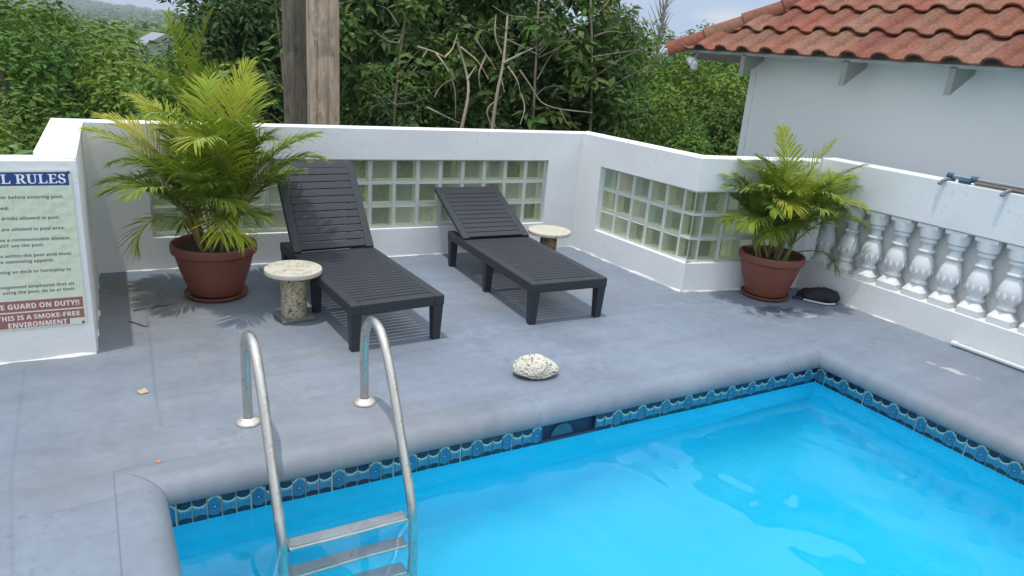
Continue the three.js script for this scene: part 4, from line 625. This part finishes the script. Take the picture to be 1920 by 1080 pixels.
{ // small litter on the deck
  const g = geoFrom([-0.03, 0.004, 0, 0, 0.012, -0.028, 0.032, 0.006, 0.004, 0.004, 0.003, 0.026], [0, 2, 1, 0, 3, 2]); const lf = tagged('dry_leaf', g, std(sr(0.45, 0.34, 0.20), 0.9, { side: THREE.DoubleSide }), 'pale curled dry leaf lying on the deck near the ladder', 'leaf'); lf.position.set(-1.84, 0.001, -3.34);
  const pb = tagged('pebble', new THREE.IcosahedronGeometry(0.011, 2).scale(1, 0.7, 0.85), std(sr(0.50, 0.22, 0.12), 0.8), 'tiny orange pebble by the pool corner', 'pebble'); pb.position.set(-1.455, 0.0075, -2.72);
  const tw = thing('palm_twig', 'dry brown palm twig on the deck beside the large palm', 'twig', [-2.35, 0.006, -4.52]); part('stalk', tube([[-0.10, 0, 0.10], [0, 0.006, 0.02], [0.11, 0.002, -0.09]], 0.004, 0.002, 8, 6), std(sr(0.09, 0.06, 0.04), 0.9), tw); for (let k = 0; k < 7; k++) part('leaflet', tube([[-0.08 + k * 0.02, 0.003, 0.08 - k * 0.018], [-0.12 + k * 0.02, 0.005, 0.05 - k * 0.012], [-0.15 + k * 0.022, 0.001, 0.045 - k * 0.014]], 0.0028, 0.0012, 5, 5), std(sr(0.10, 0.075, 0.05), 0.9), tw);
  const tb = tagged('small_twig', tube([[-0.07, 0.004, -0.03], [0, 0.006, 0.0], [0.06, 0.004, 0.03], [0.075, 0.005, 0.01]], 0.004, 0.0025, 10, 6), std(sr(0.07, 0.05, 0.035), 0.9), 'short dark twig on the deck near the side wall', 'twig'); tb.position.set(-2.31, 0.001, -4.21);
}
// ---------------------------------------------------------------- trees beyond the walls
const bark = std(sr(0.20, 0.165, 0.125), 0.95, { bumpMap: tex(128, 256, (u, v) => fbm(u * 16, v * 6, 4, 16)), bumpScale: 0.02 });
const paleBark = std(sr(0.42, 0.34, 0.245), 0.9, { bumpMap: tex(64, 64, (u, v) => fbm(u * 8, v * 8, 3, 8)), bumpScale: 0.005 });
function crownGeo(sd, rx, ry, rz, clumps, per, ll, lw, cols, o = {}) {
  reseed(sd); const pos = [], col = [], idx = [], centers = [];
  for (let c = 0; c < clumps; c++) {
    const u = rr(-1, 1), a = rnd() * 6.283, r = Math.pow(rnd(), 0.30) * (o.fill ?? 0.88), q = Math.sqrt(1 - u * u), C = V(q * Math.cos(a) * r * rx, u * r * ry, q * Math.sin(a) * r * rz);
    const cr = (o.cr ?? 0.30) * Math.min(rx, ry, rz) * rr(0.65, 1.25), tint = rnd(), cc = cols[(rnd() * cols.length) | 0]; centers.push(C);
    for (let k = 0; k < per; k++) {
      const d = V(rr(-1, 1), rr(-0.25, 1), rr(-1, 1)).normalize(), p = C.clone().addScaledVector(d, cr * Math.pow(rnd(), 0.22)); p.y -= cr * 0.15 * (d.x * d.x + d.z * d.z);
      const L = ll * rr(0.65, 1.25), Wd = lw * rr(0.75, 1.2), n = d.clone().multiplyScalar(0.7).add(V(rr(-0.7, 0.7), 0.75 + rr(-0.3, 0.4), rr(-0.7, 0.7))).normalize();
      let t = V(rr(-1, 1), rr(-0.9, 0.3), rr(-1, 1)).addScaledVector(d, 0.6); t.addScaledVector(n, -t.dot(n)).normalize(); const s = V().crossVectors(n, t), m = p.clone().addScaledVector(t, L * 0.45).addScaledVector(n, L * 0.06), e = p.clone().addScaledVector(t, L).addScaledVector(n, -L * 0.10), i = pos.length / 3;
      for (const v of [p, m.clone().addScaledVector(s, Wd / 2), m.clone().addScaledVector(s, -Wd / 2), e]) pos.push(v.x, v.y, v.z);
      const b = rr(0.72, 1.3), yl = rnd() < (o.yellow ?? 0.03) ? 1 : 0, c3 = yl ? [0.22, 0.19, 0.03] : [cc[0] * b * (0.9 + 0.25 * tint), cc[1] * b, cc[2] * b]; for (let z = 0; z < 4; z++) col.push(...c3);
      idx.push(i, i + 1, i + 3, i, i + 3, i + 2);
    }
  }
  return { geo: geoFrom(pos, idx, null, col), centers };
}
const BRIGHT = [[0.105, 0.20, 0.024], [0.13, 0.235, 0.027], [0.085, 0.172, 0.024], [0.145, 0.25, 0.030]], MID = [[0.085, 0.17, 0.026], [0.115, 0.21, 0.03], [0.07, 0.145, 0.024]], DARK = [[0.058, 0.115, 0.027], [0.078, 0.155, 0.030], [0.046, 0.094, 0.026], [0.11, 0.185, 0.034]], OLIVE = [[0.085, 0.155, 0.032], [0.065, 0.125, 0.028], [0.11, 0.185, 0.038]];
const kinds = {
  bright: crownGeo(101, 1, 1, 1, 34, 460, 0.080, 0.036, BRIGHT, { cr: 0.36, yellow: 0.01 }), bright2: crownGeo(102, 1, 1, 1, 30, 500, 0.085, 0.038, BRIGHT, { cr: 0.38, yellow: 0.01 }),
  mid: crownGeo(103, 1, 1, 1, 34, 380, 0.085, 0.042, MID, { cr: 0.36, yellow: 0.01 }), dark: crownGeo(104, 1, 1, 1, 50, 120, 0.115, 0.055, DARK, { cr: 0.25, yellow: 0.01 }), dark2: crownGeo(105, 1, 1, 1, 44, 120, 0.14, 0.052, DARK, { cr: 0.27, yellow: 0.02 }), olive: crownGeo(106, 1, 1, 1, 46, 130, 0.105, 0.045, OLIVE, { cr: 0.26, yellow: 0.015 }),
  far: crownGeo(107, 1, 1, 1, 40, 80, 0.14, 0.075, MID, { cr: 0.40 }), farBright: crownGeo(108, 1, 1, 1, 40, 80, 0.14, 0.075, BRIGHT, { cr: 0.40 }),
};
function tree(kind, label, x, z, top, rx, ry, rz, turn, group, ground = -5.3) {
  const o = thing('leafy_tree', label, 'tree', [x, ground, z], 0, group), k = kinds[kind], cy = top - ry - ground;
  const cr = part('crown', k.geo, leafMat, o); cr.position.y = cy; cr.scale.set(rx, ry, rz); cr.rotation.y = turn;
  const tr = Math.max(0.07, rx * 0.09); part('trunk', tube([[rr(-0.2, 0.2), -0.1, rr(-0.2, 0.2)], [rr(-0.15, 0.15), cy * 0.4, rr(-0.15, 0.15)], [0, cy * 0.8, 0], [0.05, cy + ry * 0.5, 0]], tr, tr * 0.35, 14, 9), bark, o);
  for (let i = 0; i < 6; i++) { const c = k.centers[i * 5].clone().applyAxisAngle(V(0, 1, 0), turn).multiply(V(rx, ry, rz)), a = V(0, cy * 0.72 + ry * 0.1 * i, 0); part('limb', tube([a, a.clone().lerp(c.clone().add(V(0, cy, 0)), 0.55).add(V(0, -0.1, 0)), c.add(V(0, cy, 0))], tr * 0.4, tr * 0.12, 8, 6), bark, o); }
  return o;
}
reseed(77);
const G1 = 'trees below the side wall', G2 = 'dark leafy trees beyond the glass block wall', G3 = 'trees between the wall and the tiled house', G4 = 'trees in the valley';
const T = [
  ['bright', 'large bright green tree rising over the low sign wall', -7.9, -11.2, 2.0, 1.9, 1.9, 1.7, 0.3, G1], ['bright2', 'bright green bush just beyond the corner of the side wall', -5.6, -10.2, 1.30, 1.45, 1.5, 1.3, 1.2, G1], ['bright', 'bright green bush below the yellow palm top', -4.2, -9.4, 1.35, 1.0, 1.5, 1.0, 2.2, G1], ['mid', 'mid green tree behind the large bright tree over the sign wall', -9.2, -14.2, 1.72, 1.8, 1.7, 1.6, 0.4, G1],
  ['olive', 'olive green tree standing behind the trees over the sign wall', -12.0, -16.2, 2.05, 2.4, 2.1, 2.0, 2.9, G1], ['bright', 'bright green tree in front of the grey-roofed valley house', -7.2, -14.6, 0.85, 1.7, 1.7, 1.5, 4.1, G1], ['mid', 'mid green tree beside the grey-roofed valley house', -13.4, -21.5, 1.8, 1.9, 2.0, 2.0, 1.9, G1], ['bright2', 'bright green low tree at the foot of the grey-roofed valley house', -9.8, -19.5, 0.55, 2.0, 1.7, 1.8, 3.9, G1], ['bright2', 'low bright bush right behind the side wall', -5.8, -7.6, 0.62, 1.1, 1.1, 1.0, 0.8, G1],
  ['dark', 'dense dark tree behind the yellow palm top', -4.5, -11.5, 2.30, 1.05, 1.6, 1.0, 0.5, G2], ['dark2', 'dark spreading crown above the yellow palm top', -5.0, -13.6, 3.1, 1.5, 0.9, 1.4, 1.5, G2], ['dark', 'dense dark tree behind the tall dark trunk', -3.3, -12.6, 3.9, 1.5, 2.4, 1.3, 2.5, G2], ['dark2', 'dense dark tree behind the grooved pole', -2.3, -11.9, 3.9, 1.6, 2.5, 1.3, 3.5, G2],
  ['olive', 'tall olive green tree behind the bare limbs', -1.2, -12.3, 3.6, 1.7, 2.4, 1.3, 4.5, G2], ['dark', 'dense dark tree behind the tips of the bare limbs', 0.05, -12.1, 2.75, 1.5, 1.9, 1.3, 5.5, G2], ['dark2', 'dark large-leaved tree next to the bright green trees', 0.85, -10.9, 2.55, 0.95, 1.5, 0.9, 0.1, G2], ['dark', 'low dark bush between the grooved pole and the bare limbs', -1.9, -9.9, 1.20, 1.1, 1.3, 0.8, 1.1, G2], ['olive', 'low olive green bush behind the foot of the bare limbs', -0.5, -10.2, 1.10, 1.1, 1.2, 0.7, 2.1, G2], ['dark2', 'low dark bush over the corner of the two glass block walls', 0.55, -9.6, 1.15, 0.95, 1.2, 0.7, 3.1, G2], ['dark', 'low dark bush behind the foot of the grooved pole', -3.2, -9.7, 1.30, 1.0, 1.4, 0.8, 4.4, G2], ['mid', 'mid green tree between the grooved pole and the bare limbs', -1.6, -11.0, 2.1, 1.0, 1.5, 0.9, 5.3, G2],
  ['mid', 'mid green tree glimpsed behind the dark tree by the grooved pole', -3.6, -18.5, 2.6, 2.2, 2.2, 1.6, 1.0, G2], ['mid', 'mid green tree glimpsed behind the tall olive green tree', -0.9, -18.0, 2.5, 2.2, 2.2, 1.6, 2.0, G2],
  ['bright', 'bright green tree below the leafless grey tree', 2.7, -18.0, 2.45, 1.7, 1.9, 1.5, 0.7, G3], ['bright2', 'bright green bush standing before the house corner', 3.2, -14.0, 1.80, 1.4, 1.6, 1.3, 1.7, G3], ['bright', 'bright green tree under the flood lamp', 4.5, -16.2, 2.10, 1.5, 1.7, 1.4, 2.7, G3], ['mid', 'mid green tree top between the dark crowns and the leafless tree', 1.55, -16.5, 3.0, 0.8, 1.3, 0.8, 3.7, G3], ['bright2', 'bright green bush over the angled wall', 2.0, -12.2, 1.30, 1.0, 1.3, 1.0, 4.7, G3], ['mid', 'mid green bush against the house corner', 3.75, -12.6, 1.30, 0.9, 1.3, 0.9, 5.7, G3], ['mid', 'mid green crown peeping over the roof corner', 4.9, -20.5, 2.75, 1.3, 1.6, 1.3, 0.2, G3], ['bright2', 'low bright bush seen through the blocks of the angled wall', 1.5, -10.2, 0.75, 0.8, 1.0, 0.8, 2.6, G3], ['bright', 'low bright bush seen through the blocks of the end wall', 2.6, -9.6, 0.55, 0.8, 1.0, 0.8, 3.6, G3],
];
for (const a of T) tree(...a);
for (let k = 0; k < 34; k++) { const d = 26 + Math.pow(k / 34, 1.6) * 130, px = -0.70 + (k * 0.618 % 1) * 0.42; if (Math.abs(px + 0.475) < 0.06 && d < 46) continue; const r = rr(1.6, 2.6) * (1 + d / 200); tree(k % 3 === 1 ? 'farBright' : 'far', k % 3 === 1 ? 'bright green tree standing in the distant valley' : 'dark green tree standing in the distant valley', px * d, -d, 1.75 + d * (0.000 - 0.024 * rnd()), r * 1.2, r, r * 1.2, rr(0, 6), G4, -6.6); }
{ // woods on the far slopes, too far to tell apart
  const g = crownGeo(120, 1, 1, 1, 10, 16, 0.55, 0.38, MID, { cr: 0.5 }).geo, n = 5200, im = new THREE.InstancedMesh(g, leafMat, n), m = new THREE.Matrix4(), q = new THREE.Quaternion(); reseed(12);
  const hill = (x, z) => { const r = Math.hypot(x, z); return -6.7 + step(500, 1500, r) * (7 + 30 * Math.pow(fbm(x * 0.0022 + 70, z * 0.0022 + 20, 4), 1.5)) + step(60, 300, r) * 3 * (fbm(x * 0.008 + 5, z * 0.008 + 9, 3) - 0.5) + step(1600, 4200, r) * -14; };
  for (let i = 0; i < n; i++) { const d = 110 + Math.pow(rnd(), 1.5) * 1700, a = rr(-0.82, 0.62), x = Math.sin(a) * d, z = -Math.cos(a) * d, s = rr(2.0, 3.6) * (1 + d / 1500); q.setFromAxisAngle(V(0, 1, 0), rnd() * 6.283); m.compose(V(x, hill(x, z) + s * 0.6, z), q, V(s * 1.3, s, s * 1.3)); im.setMatrixAt(i, m); const b = rr(0.7, 1.4); im.setColorAt(i, new THREE.Color().setRGB(b, b * rr(0.92, 1.05), b)); }
  im.name = 'distant_forest'; im.userData = { kind: 'stuff', label: 'green woodland covering the far slopes', category: 'forest' }; shade(im); scene.add(im);
}
{ // pale bare limbs of the tree in the middle, in front of the dark crowns
  const o = thing('bare_limbed_tree', 'tree with pale bare forking limbs among the dark leaves', 'tree', [0, -5.3, 0]); reseed(300);
  const B = [[[-0.90, 0.2], [-0.81, 0.76], [-0.75, 1.17], [-0.77, 1.40], [-0.85, 1.64], [-0.92, 1.85]], [[-0.77, 1.40], [-0.67, 1.58]], [[-0.89, 1.79], [-0.66, 1.63], [-0.50, 1.43]], [[-0.45, 0.2], [-0.39, 1.16], [-0.33, 1.64], [-0.32, 2.2]], [[-0.33, 1.64], [0.03, 1.84], [0.42, 2.0]], [[-0.33, 1.62], [-0.35, 1.49], [-0.29, 1.28]], [[-0.27, 1.6], [-0.14, 1.44], [-0.08, 1.26]], [[-0.12, 1.57], [0.03, 1.39], [0.19, 1.19], [0.43, 1.13], [0.84, 1.12]], [[-1.43, 1.75], [-1.2, 1.70], [-1.06, 1.65]], [[-1.18, 1.69], [-1.02, 1.51], [-0.92, 1.27], [-0.90, 0.9]], [[-1.27, 1.03], [-0.84, 0.85]], [[-0.71, 1.91], [-0.42, 1.55]], [[-0.40, 0.8], [-0.49, 1.05], [-0.33, 1.23]], [[-1.06, 1.65], [-0.98, 1.76], [-0.93, 1.95]], [[-1.30, 1.72], [-1.40, 1.55], [-1.48, 1.42]], [[-0.36, 1.75], [-0.45, 1.95], [-0.46, 2.2]], [[0.10, 1.87], [0.18, 2.02], [0.20, 2.2]], [[-0.08, 1.28], [-0.02, 1.10], [-0.06, 0.9]], [[-0.55, 1.72], [-0.62, 1.50], [-0.60, 1.3]], [[0.43, 1.13], [0.52, 0.98], [0.60, 0.9]], [[-0.95, 1.40], [-1.10, 1.30], [-1.18, 1.15]]];
  B.forEach((b, i) => part('limb', tube(b.map(([x, y], k) => [x * 0.915, 1.8 + (y - 1.8) * 0.915 + 5.3, -8.78 + 0.08 * Math.sin(i * 2.1 + k * 1.3)]), i === 0 || i === 3 ? 0.025 : 0.0115, i === 0 || i === 3 ? 0.011 : 0.004, 16, 8), paleBark, o));
  part('trunk', tube([[-0.72, -0.1, -8.9], [-0.74, 2.6, -8.85], [-0.80, 4.4, -8.8], [-0.80, 5.75, -8.78]], 0.13, 0.05, 16, 10), bark, o); part('trunk', tube([[-0.70, 3.2, -8.87], [-0.48, 4.6, -8.82], [-0.41, 5.7, -8.78]], 0.08, 0.042, 12, 10), bark, o);
  const cr = part('crown', crownGeo(130, 1.4, 0.55, 0.7, 26, 90, 0.20, 0.085, DARK, { cr: 0.55 }).geo, leafMat, o); cr.position.set(-0.2, 8.05, -10.1);
  const c2 = part('crown', crownGeo(131, 0.9, 0.45, 0.4, 16, 70, 0.20, 0.085, DARK, { cr: 0.5 }).geo, leafMat, o); c2.position.set(0.55, 6.75, -9.75);
}
{ // thin twiggy saplings among the dark crowns
  reseed(710); const tw = std(sr(0.26, 0.215, 0.155), 0.95);
  [[-2.9, -9.25, 'thin twiggy sapling beside the grooved pole'], [-1.55, -9.0, 'thin twiggy sapling between the grooved pole and the bare limbs'], [0.1, -9.0, 'thin twiggy sapling beside the bare limbs'], [0.75, -9.3, 'thin twiggy sapling over the wall corner']].forEach(([x, z, label]) => {
    const o = thing('sapling', label, 'sapling', [x, -5.3, z]); part('trunk', tube([[0, -0.1, 0], [0.06, 3, 0.05], [rr(-0.1, 0.1), 6.2, 0], [rr(-0.3, 0.3), 8.3, -0.1]], 0.035, 0.010, 18, 7), tw, o);
    for (let k = 0; k < 15; k++) { const y = rr(5.4, 7.9), a = rr(-1, 1), l = rr(0.35, 0.95), p = V(0, y, rr(-0.05, 0.05)), e = p.clone().add(V(Math.sign(a) * l * rr(0.5, 1), l * rr(0.1, 0.9), rr(-0.25, 0.15))); part('limb', tube([p, p.clone().lerp(e, 0.5).add(V(rr(-0.08, 0.08), rr(-0.06, 0.10), 0)), e], rr(0.007, 0.013), 0.003, 8, 5), tw, o); }
    const c = part('crown', crownGeo(720 + x * 10, 0.9, 1.1, 0.5, 22, 26, 0.17, 0.075, OLIVE, { cr: 0.30, yellow: 0.015 }).geo, leafMat, o); c.position.set(0, 6.9, -0.1);
  });
}
{ // bare grey tree on the skyline
  const o = thing('bare_tree', 'leafless grey tree standing above the bright green crowns', 'tree', [3.7, -5.3, -22.4]), gb = std(sr(0.30, 0.26, 0.24), 0.95); reseed(400);
  part('trunk', tube([[0, 0, 0], [0.05, 4, 0], [-0.02, 7.3, 0], [0.05, 8.9, 0.05]], 0.16, 0.03, 16, 8), gb, o);
  for (let k = 0; k < 46; k++) { const y = rr(6.4, 8.6), a = rr(0, 6.28), l = rr(0.35, 1.0), p = V(rr(-0.05, 0.05), y, 0), e = V(Math.cos(a) * l * 0.5, y + l * rr(0.6, 1.2), Math.sin(a) * l * 0.5); part('limb', tube([p, p.clone().lerp(e, 0.5).add(V(rr(-0.06, 0.06), 0.03, 0)), e], 0.024, 0.005, 6, 5), gb, o); }
}
{ // the two tall poles right behind the wall
  const poleTex = tex(256, 512, (u, v) => { const a = fbm(u * 14, v * 7, 4, 7), b = fbm(u * 64, v * 16, 3, 16), e = step(0.60, 0.70, fbm(u * 9 + 3, v * 9, 4, 9)); const k = 0.72 + 0.5 * (a - 0.5) + 0.35 * (b - 0.5) - 0.14 * e; return [k, k * 0.96, k * 0.90]; }); poleTex.repeat.set(1, 1.3);
  const ribbed = (H, rFn, n = 90, hs = 150) => { const pos = [], uv = [], idx = []; for (let k = 0; k <= hs; k++) for (let i = 0; i <= n; i++) { const a = i / n * 2 * Math.PI, y = H * k / hs, r = rFn(a, y); pos.push(Math.cos(a) * r, y, Math.sin(a) * r); uv.push(i / n, y / 2); } for (let k = 0; k < hs; k++) for (let i = 0; i < n; i++) { const a = k * (n + 1) + i; idx.push(a, a + n + 1, a + 1, a + 1, a + n + 1, a + n + 2); } return geoFrom(pos, idx, uv); };
  const ring = (a, k) => [Math.cos(a) * k + 20, Math.sin(a) * k + 20];
  const g = ribbed(11, (a, y) => { const [u, v] = ring(a, 1.4); const gr = Math.pow(Math.abs(Math.sin(a * 4 + 0.5 + 0.15 * Math.sin(y * 0.9))), 0.30); return 0.094 + 0.056 * gr + 0.016 * (fbm(u * 3 + y * 0.5, v * 3 + y * 1.1, 4) - 0.5) + 0.008 * (fbm(u * 14, v * 14 + y * 2.5, 3) - 0.5); });
  const m = tagged('grooved_pole', g, std(sr(0.60, 0.48, 0.37), 0.95, { map: poleTex, bumpMap: poleTex, bumpScale: 0.02 }), 'pale brown grooved timber pole standing behind the wall', 'pole'); m.position.set(-1.965, -5.3, -7.25); m.rotation.y = 0.5;
  const dk = thing('tall_trunk_tree', 'tall dark tree trunk beside the grooved pole', 'tree', [-2.36, -5.3, -7.65]); part('trunk', ribbed(11, (a, y) => { const [u, v] = ring(a, 1.4); return 0.125 - 0.002 * y + 0.035 * (fbm(u * 3, v * 3 + y * 0.8, 4) - 0.5) + 0.014 * (fbm(u * 12, v * 12 + y * 5, 3) - 0.5); }), std(sr(0.22, 0.195, 0.155), 0.95, { map: poleTex, bumpMap: poleTex, bumpScale: 0.02 }), dk);
}
{ // slender palm just beyond the side wall, only its top fronds rise over the wall
  const o = thing('garden_palm', 'yellow-green palm top rising behind the large potted palm', 'palm', [-3.40, -5.3, -7.6]); reseed(500);
  part('trunk', tube([[0.1, -0.1, 0], [0.02, 3, 0], [0, 6.15, 0]], 0.07, 0.05, 12, 10), bark, o);
  for (const [az, el, len, hue] of [[100, 86, 1.15, 0.6], [250, 84, 1.10, 0.5], [60, 72, 0.9, 0.3], [290, 66, 0.9, 0.3], [170, 60, 0.9, 0.2], [0, 62, 0.8, 0.2], [220, 45, 0.9, 0.1], [130, 45, 0.9, 0.1]]) part('frond', frond({ base: V(0, 6.12, 0), az: az * D2, el: el * D2, len, droop: el > 80 ? 0.4 : 1.2, hue, leaflet: 0.30, pairs: 26, vee: 0.7, wid: 0.02 }), palmMat, o);
}
{ // big-leaved plant outside the sign wall
  const o = thing('broad_leaf_plant', 'broad-leaved green plant peeping over the low sign wall', 'plant', [-3.95, -5.3, -5.55]); reseed(610);
  part('trunk', tube([[0, -0.1, 0], [0.05, 3, 0], [0, 6.05, 0]], 0.05, 0.03, 10, 8), bark, o);
  for (let k = 0; k < 16; k++) { const a = k * 2.4, l = rr(0.20, 0.32), e = rr(-0.1, 0.8), d = V(Math.sin(a) * Math.cos(e), Math.sin(e), Math.cos(a) * Math.cos(e)), s = V(Math.cos(a), 0, -Math.sin(a)), b = V(0, 6.0 + rr(-0.15, 0.1), 0), w = l * 0.17, P = [], I = [], C = []; for (let i = 0; i <= 6; i++) { const f = i / 6, q = b.clone().addScaledVector(d, l * (0.15 + f)).add(V(0, -0.12 * f * f * l * 3, 0)), ww = w * Math.sin(Math.PI * Math.min(1, 0.08 + 0.92 * f)) + 0.002; for (const g of [-1, 0, 1]) { const v = q.clone().addScaledVector(s, g * ww).add(V(0, g ? 0.012 : 0, 0)); P.push(v.x, v.y, v.z); C.push(...(k === 5 ? [0.30, 0.22, 0.03] : [0.09, 0.20 + 0.05 * (k % 3) / 3, 0.03])); } } for (let i = 0; i < 6; i++) for (let g = 0; g < 2; g++) { const q = i * 3 + g; I.push(q, q + 1, q + 3, q + 1, q + 4, q + 3); } part('leaf', geoFrom(P, I, null, C), palmMat, o); }
}
{ // a grey-roofed house among the trees in the valley
  const o = thing('valley_house', 'small grey-roofed house among the valley trees', 'house', [-21.9, -6.7, -45], 0.6);
  part('wall', box(4.2, 6.4, 4, 0, 3.2, 0), std(sr(0.62, 0.62, 0.60), 0.85), o); const s = new THREE.Shape(); s.moveTo(-2.6, 0); s.lineTo(2.6, 0); s.lineTo(0, 1.5); s.closePath(); const rf = part('roof', new THREE.ExtrudeGeometry(s, { depth: 4.8, bevelEnabled: false }).translate(0, 6.4, -2.4), std(sr(0.26, 0.27, 0.30), 0.8), o);
  for (const x of [-1.1, 1.1]) part('window', box(0.8, 1.0, 0.06, x, 5.0, 2.02), std(sr(0.05, 0.06, 0.08), 0.2), o);
}
scene.fog = new THREE.FogExp2(new THREE.Color().setRGB(0.78, 0.86, 0.95), 0.0004);
scene.traverse((o) => { if (o.isMesh) { o.castShadow = true; o.receiveShadow = true; } });
renderer.render(scene, camera);
